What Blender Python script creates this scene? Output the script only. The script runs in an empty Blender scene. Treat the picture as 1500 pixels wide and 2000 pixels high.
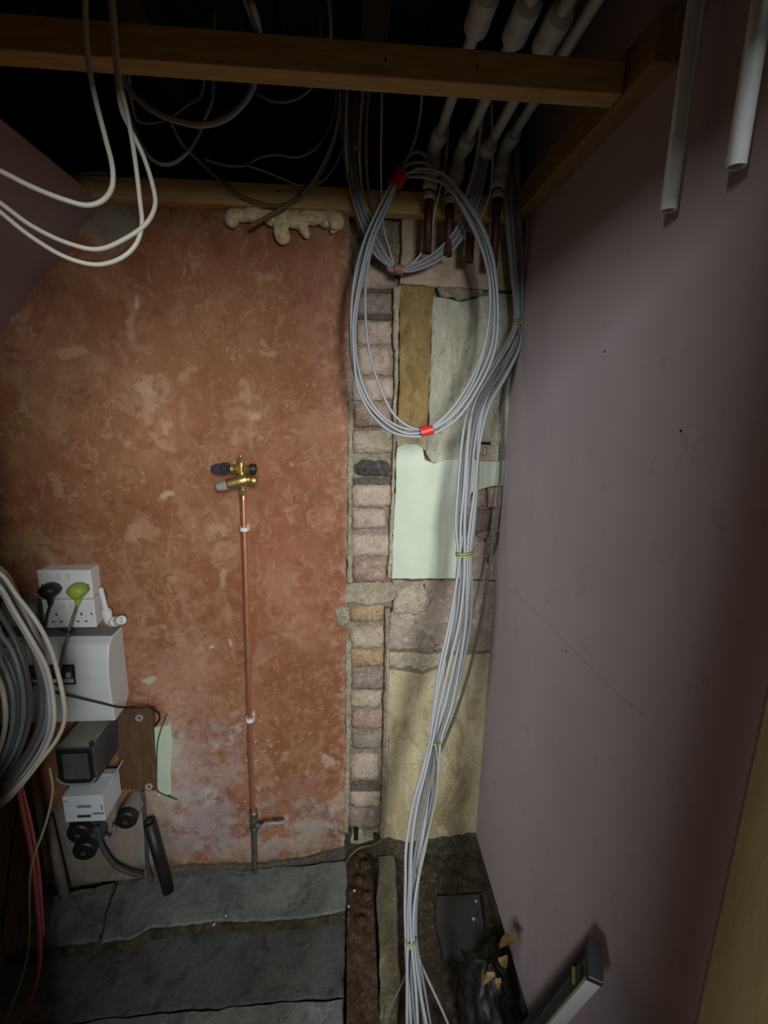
import bpy, bmesh, math, random
import numpy as np
from mathutils import Vector, Matrix
random.seed(7)
NP = np.random.default_rng(11)

# ------------------------------------------------------------------ camera
FPX = 950.0
_yaw, _pitch, _roll = [math.radians(a) for a in (4.34, 12.57, 1.28)]
_cy, _sy, _cp, _sp = math.cos(_yaw), math.sin(_yaw), math.cos(_pitch), math.sin(_pitch)
W_ = Vector((_sy*_cp, _cy*_cp, -_sp)); R0 = Vector((_cy, -_sy, 0)); U0 = R0.cross(W_)
R_ = R0*math.cos(_roll) + U0*math.sin(_roll); U_ = -R0*math.sin(_roll) + U0*math.cos(_roll)
CAM = Vector((0, -1.40, 1.62))
cd = bpy.data.cameras.new('camera'); cam = bpy.data.objects.new('camera', cd)
bpy.context.scene.collection.objects.link(cam)
cd.sensor_fit = 'VERTICAL'; cd.sensor_height = 36.0; cd.lens = FPX/2000*36.0; cd.clip_start = 0.02
cam.matrix_world = Matrix(((R_.x, U_.x, -W_.x, CAM.x), (R_.y, U_.y, -W_.y, CAM.y), (R_.z, U_.z, -W_.z, CAM.z), (0, 0, 0, 1)))
sc = bpy.context.scene; sc.camera = cam

# ------------------------------------------------------------------ world, light, exposure
wd = bpy.data.worlds.new('world'); sc.world = wd; wd.use_nodes = True
wd.node_tree.nodes['Background'].inputs[0].default_value = (0.75, 0.85, 1.0, 1)
wd.node_tree.nodes['Background'].inputs[1].default_value = 0.010

def area(name, loc, tgt, sx, sy, watt, col):
    l = bpy.data.lights.new(name, 'AREA'); l.shape = 'RECTANGLE'; l.size = sx; l.size_y = sy
    l.energy = watt; l.color = col
    o = bpy.data.objects.new(name, l); sc.collection.objects.link(o); o.location = loc
    o.rotation_euler = (Vector(tgt)-Vector(loc)).to_track_quat('-Z', 'Y').to_euler()
    return o
area('hall_light_right', (0.62, -3.2, 2.20), (0.2, 0.0, 1.3), 0.55, 1.20, 96.0, (0.97, 0.99, 1.0))  # area lamp standing in for light from the unseen hall
area('hall_light_left', (-1.45, -3.2, 2.45), (0.2, 0.0, 1.3), 0.55, 0.80, 68.0, (0.97, 0.99, 1.0))  # second stand-in for unseen hall light, set to reach the right wall
sc.view_settings.view_transform = 'Standard'; sc.view_settings.look = 'None'
sc.view_settings.gamma = 1.0; sc.view_settings.use_curve_mapping = False
sc.view_settings.exposure = 0.0

# ------------------------------------------------------------------ helpers
def ray(px, py): return W_ + R_*((px-750)/FPX) - U_*((py-1000)/FPX)
def P(px, py, y):                       # where the sight line meets the plane at depth y
    d = ray(px, py); return CAM + d*((y-CAM.y)/d.y)
def PX(px, py, x):
    d = ray(px, py); return CAM + d*((x-CAM.x)/d.x)
def PZ(px, py, z):
    d = ray(px, py); return CAM + d*((z-CAM.z)/d.z)
def floor_z(x): return 0.005 + 0.085*min(1.0, max(0.0, (x+0.94)/0.94))
def PF(px, py, dz=0.0):
    z = dz
    for _ in range(8):
        p = PZ(px, py, z); z = floor_z(p.x)+dz
    return p

def lin(c):
    out = []
    for v in c[:3]:
        v = v/255.0; out.append(v/12.92 if v <= 0.04045 else ((v+0.055)/1.055)**2.4)
    return (*out, 1.0)

class NT:
    def __init__(s, m): s.t = m.node_tree; s.n = s.t.nodes; s.l = s.t.links; s.b = s.n['Principled BSDF']; s.tc = None
    def co(s):
        if not s.tc:
            s.tc = s.n.new('ShaderNodeTexCoord')
        return s.tc.outputs['Object']
    def noise(s, scale, detail=4, rough=0.6, stretch=None, dist=0.0):
        t = s.n.new('ShaderNodeTexNoise'); t.inputs['Scale'].default_value = scale
        t.inputs['Detail'].default_value = detail; t.inputs['Roughness'].default_value = rough
        t.inputs['Distortion'].default_value = dist
        if stretch:
            mp = s.n.new('ShaderNodeMapping'); mp.inputs['Scale'].default_value = stretch
            s.l.new(s.co(), mp.inputs['Vector']); s.l.new(mp.outputs[0], t.inputs['Vector'])
        else: s.l.new(s.co(), t.inputs['Vector'])
        return t.outputs['Fac']
    def ramp(s, src, a, b, va=0.0, vb=1.0):
        r = s.n.new('ShaderNodeMapRange'); r.inputs['From Min'].default_value = a; r.inputs['From Max'].default_value = b
        r.inputs['To Min'].default_value = va; r.inputs['To Max'].default_value = vb
        s.l.new(src, r.inputs['Value']); return r.outputs[0]
    def mix(s, fac, a, b, mode='MIX'):
        m = s.n.new('ShaderNodeMix'); m.data_type = 'RGBA'; m.blend_type = mode
        if isinstance(fac, (int, float)): m.inputs[0].default_value = fac
        else: s.l.new(fac, m.inputs[0])
        for v, i in ((a, 6), (b, 7)):
            if isinstance(v, tuple): m.inputs[i].default_value = v
            else: s.l.new(v, m.inputs[i])
        return m.outputs[2]
    def bump(s, src, strength, dist=0.002):
        b = s.n.new('ShaderNodeBump'); b.inputs['Strength'].default_value = strength; b.inputs['Distance'].default_value = dist
        s.l.new(src, b.inputs['Height'])
        if s.b.inputs['Normal'].is_linked: s.l.new(s.b.inputs['Normal'].links[0].from_socket, b.inputs['Normal'])
        s.l.new(b.outputs[0], s.b.inputs['Normal'])
    def col(s, c):
        if isinstance(c, tuple): s.b.inputs['Base Color'].default_value = c
        else: s.l.new(c, s.b.inputs['Base Color'])

MATS = {}
def mat(name, c1, c2=None, rough=0.6, metal=0.0, scale=14.0, bump=0.0, bscale=60.0, spec=None, stretch=None, speck=None, spec_scale=120.0, spec_t=0.68, dist=0.002):
    m = bpy.data.materials.new(name); m.use_nodes = True; nt = NT(m)
    nt.b.inputs['Roughness'].default_value = rough; nt.b.inputs['Metallic'].default_value = metal
    if spec is not None: nt.b.inputs['Specular IOR Level'].default_value = spec
    c = lin(c1)
    if c2: c = nt.mix(nt.ramp(nt.noise(scale, 5, 0.62, stretch), 0.33, 0.67), lin(c1), lin(c2))
    if speck:
        c = nt.mix(nt.ramp(nt.noise(spec_scale, 3, 0.7), spec_t, spec_t+0.06), c, lin(speck))
    nt.col(c)
    if bump: nt.bump(nt.noise(bscale, 6, 0.65, stretch), bump, dist)
    MATS[name] = m; return m

def mesh(name, verts, faces, material, parent=None, smooth=False, bevel=0.0, kind=None):
    me = bpy.data.meshes.new(name); me.from_pydata([tuple(v) for v in verts], [], [tuple(f) for f in faces])
    me.validate(); me.update()
    bm = bmesh.new(); bm.from_mesh(me)
    bmesh.ops.recalc_face_normals(bm, faces=bm.faces[:])
    bm.to_mesh(me); bm.free()
    if smooth:
        me.polygons.foreach_set('use_smooth', [True]*len(me.polygons))
    me.materials.append(MATS[material] if isinstance(material, str) else material)
    o = bpy.data.objects.new(name, me); sc.collection.objects.link(o)
    if bevel:
        b = o.modifiers.new('bevel', 'BEVEL'); b.width = bevel; b.segments = 2; b.limit_method = 'ANGLE'; b.angle_limit = math.radians(40)
    if parent: attach(o, parent)
    if kind: o['kind'] = kind
    return o
def attach(o, parent):
    o.parent = parent
    o.matrix_parent_inverse = Matrix.Translation(-root_loc(parent))
def root_loc(p):
    v = Vector(p.location)
    return v
def tag(o, label, cat, group=None, kind=None):
    o['label'] = label; o['category'] = cat
    if group: o['group'] = group
    if kind: o['kind'] = kind
    return o
def thing(name, label, cat, loc, group=None):
    e = bpy.data.objects.new(name, None); e.empty_display_size = 0.05; sc.collection.objects.link(e)
    e.location = loc
    return tag(e, label, cat, group)
def struct(o): o['kind'] = 'structure'; return o

def boxvf(lo, hi):
    x0, y0, z0 = lo; x1, y1, z1 = hi
    v = [(x0, y0, z0), (x1, y0, z0), (x1, y1, z0), (x0, y1, z0), (x0, y0, z1), (x1, y0, z1), (x1, y1, z1), (x0, y1, z1)]
    f = [(0, 3, 2, 1), (4, 5, 6, 7), (0, 1, 5, 4), (1, 2, 6, 5), (2, 3, 7, 6), (3, 0, 4, 7)]
    return v, f
def box(name, lo, hi, material, parent=None, bevel=0.0):
    v, f = boxvf(lo, hi); return mesh(name, v, f, material, parent, bevel=bevel)
def obox(name, c, ax, ay, az, material, parent=None, bevel=0.0):
    """box from centre and three half-axis vectors"""
    c, ax, ay, az = map(Vector, (c, ax, ay, az)); v = []
    for sx, sy, sz in ((-1,-1,-1),(1,-1,-1),(1,1,-1),(-1,1,-1),(-1,-1,1),(1,-1,1),(1,1,1),(-1,1,1)):
        v.append(c+ax*sx+ay*sy+az*sz)
    return mesh(name, v, boxvf((0,0,0),(1,1,1))[1], material, parent, bevel=bevel)

def catmull(pts, n):
    pts = [Vector(p) for p in pts]
    if len(pts) == 2: n = max(1, n//2)
    q = [pts[0]*2-pts[1]] + pts + [pts[-1]*2-pts[-2]]; out = []
    for i in range(1, len(q)-2):
        p0, p1, p2, p3 = q[i-1:i+3]
        t0 = 0.0; t1 = t0+max(1e-6, (p1-p0).length)**0.5; t2 = t1+max(1e-6, (p2-p1).length)**0.5; t3 = t2+max(1e-6, (p3-p2).length)**0.5
        for k in range(n):
            t = t1+(t2-t1)*k/n
            a1 = p0*((t1-t)/(t1-t0))+p1*((t-t0)/(t1-t0)); a2 = p1*((t2-t)/(t2-t1))+p2*((t-t1)/(t2-t1)); a3 = p2*((t3-t)/(t3-t2))+p3*((t-t2)/(t3-t2))
            b1 = a1*((t2-t)/(t2-t0))+a2*((t-t0)/(t2-t0)); b2 = a2*((t3-t)/(t3-t1))+a3*((t-t1)/(t3-t1))
            out.append(b1*((t2-t)/(t2-t1))+b2*((t-t1)/(t2-t1)))
    out.append(pts[-1]); return out
def tubevf(path, rad, seg=8, caps=True, closed=False, flat=1.0, hollow=None):
    n = len(path); path = [Vector(p) for p in path]; v = []; f = []
    rads = rad if isinstance(rad, (list, tuple)) else [rad]*n
    T = []
    for i in range(n):
        a = path[(i-1) % n] if (closed or i > 0) else path[i]; b = path[(i+1) % n] if (closed or i < n-1) else path[i]
        t = b-a; T.append(t.normalized() if t.length > 1e-9 else Vector((0, 0, 1)))
    ref = Vector((0, -1, 0)) if abs(T[0].y) < 0.9 else Vector((1, 0, 0))
    N = (ref-T[0]*ref.dot(T[0])).normalized()
    for i in range(n):
        N = N-T[i]*N.dot(T[i])
        N = N.normalized() if N.length > 1e-6 else T[i].orthogonal().normalized()
        B = T[i].cross(N)
        for k in range(seg):
            a = 2*math.pi*k/seg
            v.append(path[i]+N*(math.cos(a)*rads[i]*flat)+B*(math.sin(a)*rads[i]))
    m = n if closed else n-1
    for i in range(m):
        for k in range(seg):
            a = i*seg+k; b = i*seg+(k+1) % seg; c = ((i+1) % n)*seg+(k+1) % seg; d = ((i+1) % n)*seg+k
            f.append((a, b, c, d))
    if caps and not closed:
        f.append(tuple(range(seg-1, -1, -1))); f.append(tuple(range((n-1)*seg, n*seg)))
    return v, f
def tube(name, pts, rad, material, parent=None, n=6, seg=8, smooth=True, closed=False, flat=1.0, interp=True, caps=True):
    path = catmull(pts, n) if (interp and len(pts) > 2) else [Vector(p) for p in pts]
    v, f = tubevf(path, rad, seg, caps, closed, flat)
    o = mesh(name, v, f, material, parent)
    o.data.polygons.foreach_set('use_smooth', [len(p.vertices) == 4 for p in o.data.polygons])
    return o
def rod(name, p0, p1, prof, material, parent=None, seg=20, smooth=True, hexa=False):
    """solid of revolution along p0->p1; prof = [(t, radius)] with t in 0..1"""
    p0, p1 = Vector(p0), Vector(p1)
    seg = 6 if hexa else seg
    pts = [p0.lerp(p1, t) for t, _ in prof]
    ax = (p1-p0).normalized(); N = ax.orthogonal().normalized(); B = ax.cross(N); v = []; f = []
    for (t, r) in prof:
        c = p0.lerp(p1, t)
        for k in range(seg):
            a = 2*math.pi*k/seg; v.append(c+N*(math.cos(a)*r)+B*(math.sin(a)*r))
    for i in range(len(prof)-1):
        for k in range(seg):
            f.append((i*seg+k, i*seg+(k+1) % seg, (i+1)*seg+(k+1) % seg, (i+1)*seg+k))
    f.append(tuple(range(seg-1, -1, -1))); f.append(tuple(range((len(prof)-1)*seg, len(prof)*seg)))
    o = mesh(name, v, f, material, parent)
    if smooth and not hexa:
        sm = []
        for p in o.data.polygons: sm.append(len(p.vertices) == 4)
        o.data.polygons.foreach_set('use_smooth', sm)
        try: o.data.set_sharp_from_angle(angle=math.radians(35))
        except Exception: pass
    return o
def pipe_open(name, p0, p1, ro, ri, material, parent=None, seg=24, both=False):
    """open-ended pipe: outer and inner skin"""
    p0, p1 = Vector(p0), Vector(p1); ax = (p1-p0).normalized(); N = ax.orthogonal().normalized(); B = ax.cross(N); v = []; f = []
    for c, r in ((p0, ro), (p1, ro), (p1, ri), (p0, ri)):
        for k in range(seg):
            a = 2*math.pi*k/seg; v.append(c+N*(math.cos(a)*r)+B*(math.sin(a)*r))
    for i in range(4):
        for k in range(seg):
            f.append((i*seg+k, i*seg+(k+1) % seg, ((i+1) % 4)*seg+(k+1) % seg, ((i+1) % 4)*seg+k))
    o = mesh(name, v, f, material, parent)
    o.data.polygons.foreach_set('use_smooth', [(i//seg) in (0, 2) for i in range(len(o.data.polygons))])
    return o

def jag(poly, step, amp, rnd):
    out = []
    n = len(poly)
    for i in range(n):
        a = Vector(poly[i]); b = Vector(poly[(i+1) % n]); L = (b-a).length; k = max(1, int(L/step)); d = (b-a)/max(L, 1e-9)
        nn = Vector((-d.y, d.x)); drift = 0
        for j in range(k):
            t = j/k
            drift = drift*0.6+rnd.uniform(-amp, amp)
            w = math.sin(math.pi*t) if amp else 0
            out.append(a.lerp(b, t)+nn*drift*(0.35+0.65*w))
    return out
def prism(name, poly_px, yf, yb, material, parent=None, step=0.012, amp=0.003, inset=0.0025, seed=1, kind=None, world=False):
    """plate whose outline is read at depth yf, front slightly rounded, reaching back to yb"""
    rnd = random.Random(seed)
    pts = [Vector((p[0], p[1])) for p in poly_px] if world else [Vector((P(a, b, yf).x, P(a, b, yf).z)) for a, b in poly_px]
    pts = jag(pts, step, amp, rnd)
    ar = sum(pts[i].x*pts[(i+1) % len(pts)].y-pts[(i+1) % len(pts)].x*pts[i].y for i in range(len(pts)))
    if ar < 0: pts.reverse()
    n = len(pts); ins = []
    for i in range(n):
        t = (pts[(i+1) % n]-pts[i-1]); t = t.normalized() if t.length > 1e-9 else Vector((1, 0))
        ins.append(pts[i]+Vector((-t.y, t.x))*inset)
    v = [(p.x, yf, p.y) for p in ins]+[(p.x, yf+inset, p.y) for p in pts]+[(p.x, yb, p.y) for p in pts]
    f = [tuple(range(n))]
    for i in range(n):
        j = (i+1) % n
        f.append((i, j, n+j, n+i)); f.append((n+i, n+j, 2*n+j, 2*n+i))
    f.append(tuple(range(3*n-1, 2*n-1, -1)))
    return mesh(name, v, f, material, parent, kind=kind)

def vnoise(x, z, freq, seed):
    xi = x*freq; zi = z*freq; x0 = np.floor(xi).astype(int); z0 = np.floor(zi).astype(int); fx = xi-x0; fz = zi-z0
    fx = fx*fx*(3-2*fx); fz = fz*fz*(3-2*fz)
    def h(a, b):
        n = (a*374761393+b*668265263+seed*974711) & 0x7fffffff
        n = ((n ^ (n >> 13))*1274126177) & 0x7fffffff
        return ((n ^ (n >> 16)) & 0xffff)/65535.0
    return (h(x0, z0)*(1-fx)+h(x0+1, z0)*fx)*(1-fz)+(h(x0, z0+1)*(1-fx)+h(x0+1, z0+1)*fx)*fz
def fbm(x, z, freq, seed, oct=5, gain=0.55):
    s = 0; a = 1; t = 0
    for i in range(oct):
        s = s+a*vnoise(x, z, freq*2**i, seed+i*17); t += a; a *= gain
    return s/t

# ------------------------------------------------------------------ materials
mat('paint_green', (190, 201, 181), (181, 192, 172), 0.55, scale=9, bump=0.12, bscale=50)
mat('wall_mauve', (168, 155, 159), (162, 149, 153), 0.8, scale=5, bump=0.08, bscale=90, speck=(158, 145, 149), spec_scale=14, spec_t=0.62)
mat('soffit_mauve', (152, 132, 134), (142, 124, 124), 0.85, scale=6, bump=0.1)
mat('timber', (176, 148, 90), (150, 124, 70), 0.75, scale=8, stretch=(2, 14, 14), bump=0.2, bscale=30)
mat('timber_lit', (206, 180, 118), (182, 154, 92), 0.75, scale=8, stretch=(2, 14, 14), bump=0.2, bscale=30)  # lit copy of timber: brighter light on the wall batten is in its colour
mat('timber_y', (140, 112, 66), (112, 88, 50), 0.75, scale=8, stretch=(14, 2, 14), bump=0.2, bscale=30)
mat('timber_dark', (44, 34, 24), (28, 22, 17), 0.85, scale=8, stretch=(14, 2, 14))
mat('panel_brown', (96, 74, 50), (66, 50, 34), 0.8, scale=6, stretch=(10, 10, 1.2), bump=0.2)
mat('lining_olive', (196, 182, 130), (178, 164, 114), 0.75, scale=9, stretch=(6, 6, 1), bump=0.15, speck=(150, 138, 96), spec_scale=16, spec_t=0.68)
mat('rubber_sheet', (68, 68, 68), (56, 56, 56), 0.95, scale=8)
mat('cable_grey', (144, 147, 150), None, 0.5)
mat('cable_mid', (104, 106, 108), None, 0.5)
mat('cable_dark', (74, 74, 72), None, 0.5)
mat('cable_white', (176, 173, 160), None, 0.45)
mat('cable_black', (26, 26, 26), None, 0.5)
mat('cable_pink', (158, 78, 84), None, 0.5)
mat('cable_earth', (144, 140, 108), None, 0.5)
mat('cable_olive', (112, 100, 64), None, 0.6)
mat('tape_red', (188, 46, 42), None, 0.45)
mat('tape_faded', (150, 100, 92), None, 0.6)
mat('wire_yellow', (178, 170, 84), None, 0.5)
mat('wire_green', (66, 110, 50), None, 0.5)
mat('plastic_white', (226, 228, 226), (218, 221, 220), 0.4, scale=6)
mat('plastic_cu', (214, 220, 218), (204, 210, 206), 0.45, scale=5)
mat('plastic_dusty', (150, 150, 146), (120, 120, 116), 0.7, scale=12)
mat('pipe_white', (182, 189, 187), None, 0.4)
mat('black_plastic', (26, 27, 28), (34, 34, 34), 0.5, scale=12)
mat('hole', (14, 14, 14), None, 0.9)
mat('meter_grey', (84, 88, 88), (58, 62, 62), 0.6, scale=9)
mat('meter_top', (150, 146, 136), (112, 108, 98), 0.85, scale=10)
mat('board_brown', (104, 76, 50), (78, 56, 36), 0.7, scale=9, stretch=(8, 8, 1.5), bump=0.15, speck=(146, 126, 104), spec_scale=60, spec_t=0.72)
mat('steel', (150, 148, 140), (110, 106, 98), 0.45, metal=0.8, scale=40)
mat('steel_old', (112, 104, 98), (74, 66, 60), 0.7, metal=0.35, scale=50, bump=0.3)
mat('chrome', (190, 190, 190), None, 0.18, metal=1.0)
mat('copper', (244, 184, 154), (232, 160, 126), 0.40, metal=0.85, scale=30)
mat('copper_old', (92, 56, 40), (70, 42, 30), 0.55, metal=0.45, scale=40)
mat('brass', (208, 184, 124), (186, 158, 98), 0.42, metal=0.9, scale=40, bump=0.25, bscale=160)
mat('blue_black', (30, 36, 50), None, 0.5)
mat('cap_grey', (168, 160, 152), (140, 134, 128), 0.6, scale=40)
mat('plug_green', (156, 176, 70), None, 0.5)
mat('foam', (232, 218, 178), (214, 196, 152), 0.75, scale=30, bump=0.3, bscale=60)
mat('carton_white', (206, 216, 220), None, 0.7)
mat('carton_shadow', (120, 122, 122), None, 0.7)
mat('print_grey', (120, 126, 132), None, 0.7)
mat('print_dark', (52, 56, 60), None, 0.7)
mat('label_yellow', (210, 186, 40), None, 0.6)
mat('sack_black', (26, 25, 24), (36, 34, 30), 0.55, scale=14, bump=0.4)
mat('wood_offcut', (136, 110, 66), (110, 86, 48), 0.8, scale=18, stretch=(2, 10, 10))
mat('level_black', (44, 44, 44), None, 0.5)
mat('level_silver', (196, 198, 196), None, 0.35, metal=0.6)
mat('vial', (120, 130, 70), None, 0.2)
mat('crumb', (196, 190, 176), (160, 152, 140), 0.95, scale=60)

def crust(name, c1, c2, dark, pale, sc_=10.0, stretch=None, relief=1.0, dark_amt=0.8, pale_amt=0.7, rough=0.93):
    m = bpy.data.materials.new(name); m.use_nodes = True; nt = NT(m); nt.b.inputs['Roughness'].default_value = rough
    nt.b.inputs['Specular IOR Level'].default_value = 0.25
    c = nt.mix(nt.ramp(nt.noise(sc_, 6, 0.68, stretch, 0.5), 0.36, 0.64), lin(c1), lin(c2))
    c = nt.mix(nt.ramp(nt.noise(sc_*3.3, 5, 0.7, stretch), 0.51, 0.66, 0, pale_amt), c, lin(pale))
    c = nt.mix(nt.ramp(nt.noise(sc_*2.1, 6, 0.72, stretch, 1.0), 0.51, 0.68, 0, dark_amt), c, lin(dark))
    c = nt.mix(nt.ramp(nt.noise(150, 3, 0.7), 0.58, 0.68, 0, dark_amt), c, lin(dark))
    c = nt.mix(nt.ramp(nt.noise(210, 2, 0.6), 0.66, 0.72, 0, pale_amt), c, lin(pale))
    nt.col(c)
    nt.bump(nt.noise(42, 6, 0.7), 0.8*relief, 0.012); nt.bump(nt.noise(190, 4, 0.7), 0.6*relief, 0.004)
    MATS[name] = m; return m
crust('mortar', (168, 156, 136), (138, 127, 110), (104, 95, 82), (196, 186, 166), 24, relief=1.3)
crust('mortar_dark', (122, 114, 102), (98, 92, 84), (70, 66, 60), (150, 142, 130), 30, relief=1.4)
crust('mortar_pale', (194, 184, 160), (168, 155, 130), (122, 108, 88), (216, 208, 188), 20, relief=1.3)
crust('brick_pink', (200, 182, 164), (182, 162, 144), (142, 121, 106), (210, 196, 180), 16)
crust('brick_pale', (202, 190, 168), (180, 162, 140), (140, 116, 96), (216, 206, 188), 16)
crust('brick_red', (176, 151, 135), (162, 136, 120), (132, 107, 93), (204, 186, 170), 16)
crust('brick_orange', (172, 142, 102), (188, 168, 134), (112, 76, 50), (206, 190, 158), 20)
crust('brick_grey', (160, 147, 134), (138, 126, 114), (104, 94, 84), (186, 174, 160), 18)
crust('brick_dark', (112, 108, 102), (84, 82, 78), (52, 50, 48), (152, 146, 138), 26, relief=2.2)
crust('plaster_pink', (188, 168, 148), (170, 152, 132), (140, 122, 102), (204, 190, 172), 9, relief=0.5, dark_amt=0.55)
crust('plaster_ochre', (142, 118, 76), (122, 102, 64), (98, 74, 42), (164, 140, 96), 12, (1, 1, 0.5), 0.6)
crust('plaster_rib', (186, 186, 166), (164, 162, 140), (122, 118, 98), (204, 204, 188), 12, (1, 1, 0.35), 0.9)
crust('plaster_mid', (178, 164, 148), (150, 134, 119), (112, 98, 86), (204, 194, 180), 10, relief=1.2)
crust('plaster_cream', (182, 172, 138), (160, 148, 112), (118, 106, 74), (200, 192, 164), 6, (1, 1, 0.4), 0.6, 0.8, 0.6)
crust('plaster_dark', (92, 86, 68), (64, 60, 48), (40, 37, 30), (120, 112, 92), 14, relief=1.3)
crust('plaster_mauve_patch', (146, 128, 120), (120, 104, 96), (84, 72, 66), (172, 160, 150), 18, relief=1.4)
crust('earth', (88, 80, 62), (62, 55, 42), (36, 32, 25), (124, 114, 92), 14, relief=1.8)
crust('earth_red', (98, 76, 56), (74, 57, 42), (42, 32, 24), (136, 114, 90), 16, relief=1.8)
crust('screed', (130, 124, 100), (106, 101, 80), (74, 70, 54), (150, 144, 122), 9, relief=0.8)
crust('slab_stone', (128, 133, 129), (100, 105, 102), (66, 68, 67), (150, 156, 152), 6, relief=0.45, pale_amt=0.35)
crust('slab_stone_dark', (94, 97, 94), (72, 74, 73), (44, 45, 44), (114, 117, 114), 5, relief=0.45, pale_amt=0.3)
# red plaster: vertex-stained pigment plus procedural grain
m = bpy.data.materials.new('plaster_red'); m.use_nodes = True; nt = NT(m); MATS['plaster_red'] = m
nt.b.inputs['Roughness'].default_value = 0.78
at = nt.n.new('ShaderNodeAttribute'); at.attribute_name = 'pigment'
c = at.outputs['Color']
c = nt.mix(nt.ramp(nt.noise(26, 6, 0.7, dist=0.6), 0.52, 0.72, 0, 0.30), c, lin((186, 150, 120)))
c = nt.mix(nt.ramp(nt.noise(9, 5, 0.65), 0.5, 0.75, 0, 0.35), c, lin((140, 90, 62)))
c = nt.mix(nt.ramp(nt.noise(46, 4, 0.75, stretch=(1, 1, 0.4)), 0.64, 0.72, 0, 0.45), c, lin((222, 198, 176)))
c = nt.mix(nt.ramp(nt.noise(60, 3, 0.7), 0.70, 0.76, 0, 0.5), c, lin((98, 60, 46)))
hs = nt.n.new('ShaderNodeHueSaturation'); hs.inputs['Saturation'].default_value = 1.08; hs.inputs['Value'].default_value = 0.80; nt.l.new(c, hs.inputs['Color'])
nt.col(hs.outputs[0]); nt.bump(nt.noise(34, 6, 0.65), 0.3, 0.004); nt.bump(nt.noise(7, 3, 0.5), 0.1, 0.010)

# ------------------------------------------------------------------ the room
XR, ZB = 0.458, 2.09
# floor bed and slabs
def grid_patch(name, x0, x1, y0, y1, nx, ny, zf, material, parent=None):
    v = []; f = []
    for j in range(ny+1):
        for i in range(nx+1):
            x = x0+(x1-x0)*i/nx; y = y0+(y1-y0)*j/ny; v.append((x, y, zf(x, y)))
    for j in range(ny):
        for i in range(nx):
            a = j*(nx+1)+i; f.append((a, a+1, a+nx+2, a+nx+1))
    b = len(v); v += [(x0, y0, -0.12), (x1, y0, -0.12), (x1, y1, -0.12), (x0, y1, -0.12)]
    f.append((b, b+3, b+2, b+1))
    row0 = [i for i in range(nx+1)]; row1 = [ny*(nx+1)+i for i in range(nx+1)]
    f.append(tuple(row0[::-1])+(b, b+1)); f.append(tuple(row1)+(b+2, b+3))
    f.append(tuple(j*(nx+1) for j in range(ny+1))+(b+3, b)); f.append(tuple(j*(nx+1)+nx for j in range(ny, -1, -1))+(b+1, b+2))
    return mesh(name, v, f, material, parent, smooth=True)
def zf(x, y):
    n = float(fbm(np.array([x+5.0]), np.array([y+5.0]), 9, 3)[0])-0.5
    base = floor_z(x)-0.050
    if x > 0.0: base = 0.062+0.03*min(1, max(0, (y+0.35)/0.35)) - 0.03
    return base+n*0.03*(1.0 if x > 0.0 else 0.2)
floor = struct(grid_patch('floor', -1.02, 0.52, -1.1, 0.06, 110, 80, zf, 'earth'))

def slab(name, pts_px, dz, thick, material, seed, amp=0.004):
    rnd = random.Random(seed)
    pts = [Vector((PF(a, b, dz).x, PF(a, b, dz).y)) for a, b in pts_px]
    pts = jag(pts, 0.02, amp, rnd); n = len(pts)
    ar = sum(pts[i].x*pts[(i+1) % n].y-pts[(i+1) % n].x*pts[i].y for i in range(n))
    if ar < 0: pts.reverse()
    v = []; ins = []
    for i in range(n):
        t = pts[(i+1) % n]-pts[i-1]; t = t.normalized(); ins.append(pts[i]+Vector((-t.y, t.x))*0.004)
    v = [(p.x, p.y, floor_z(p.x)+dz) for p in ins]+[(p.x, p.y, floor_z(p.x)+dz-0.005) for p in pts]+[(p.x, p.y, floor_z(p.x)+dz-thick) for p in pts]
    f = [tuple(range(n))]
    for i in range(n):
        j = (i+1) % n; f += [(i, n+i, n+j, j), (n+i, 2*n+i, 2*n+j, n+j)]
    f.append(tuple(range(3*n-1, 2*n-1, -1)))
    return mesh(name, v, f, material, floor)
slab('paving_slab', [(70, 1752), (224, 1722), (206, 1776), (193, 1836), (120, 1845), (10, 1858), (10, 1790)], 0.0, 0.05, 'slab_stone', 1)
slab('paving_slab', [(230, 1720), (300, 1712), (500, 1696), (676, 1680), (674, 1776), (600, 1790), (430, 1797), (295, 1809), (255, 1832), (196, 1840), (209, 1778)], 0.0, 0.05, 'slab_stone', 2)
slab('paving_slab', [(-40, 1850), (190, 1828), (300, 1800), (674, 1768), (672, 1944), (520, 1956), (300, 1976), (-60, 2010)], -0.03, 0.04, 'slab_stone_dark', 3)
slab('paving_slab', [(-60, 2016), (300, 1980), (520, 1960), (672, 1949), (671, 2200), (-60, 2240)], -0.026, 0.04, 'slab_stone', 4)
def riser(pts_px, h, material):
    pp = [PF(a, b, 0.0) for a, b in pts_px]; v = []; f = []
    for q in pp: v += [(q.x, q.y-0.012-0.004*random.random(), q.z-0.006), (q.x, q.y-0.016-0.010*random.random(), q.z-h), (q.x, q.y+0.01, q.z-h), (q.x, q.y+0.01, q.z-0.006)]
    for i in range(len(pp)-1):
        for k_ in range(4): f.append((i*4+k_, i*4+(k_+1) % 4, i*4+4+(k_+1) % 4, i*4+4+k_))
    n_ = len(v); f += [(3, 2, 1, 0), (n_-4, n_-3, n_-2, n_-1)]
    return mesh('dark_edge', v, f, material, floor)
riser([(10, 1855), (60, 1850), (120, 1843), (160, 1839), (196, 1837), (225, 1834), (255, 1829), (275, 1818), (295, 1807), (360, 1801), (430, 1795), (515, 1792), (600, 1788), (674, 1774)], 0.034, 'plaster_dark')  # dark strip below the front edge of the wall-side slabs
slab('screed_strip', [(738, 1672), (770, 1668), (776, 1760), (782, 1900), (776, 1985), (740, 1985), (742, 1850), (736, 1740)], -0.008, 0.07, 'screed', 5, 0.003)
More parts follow.
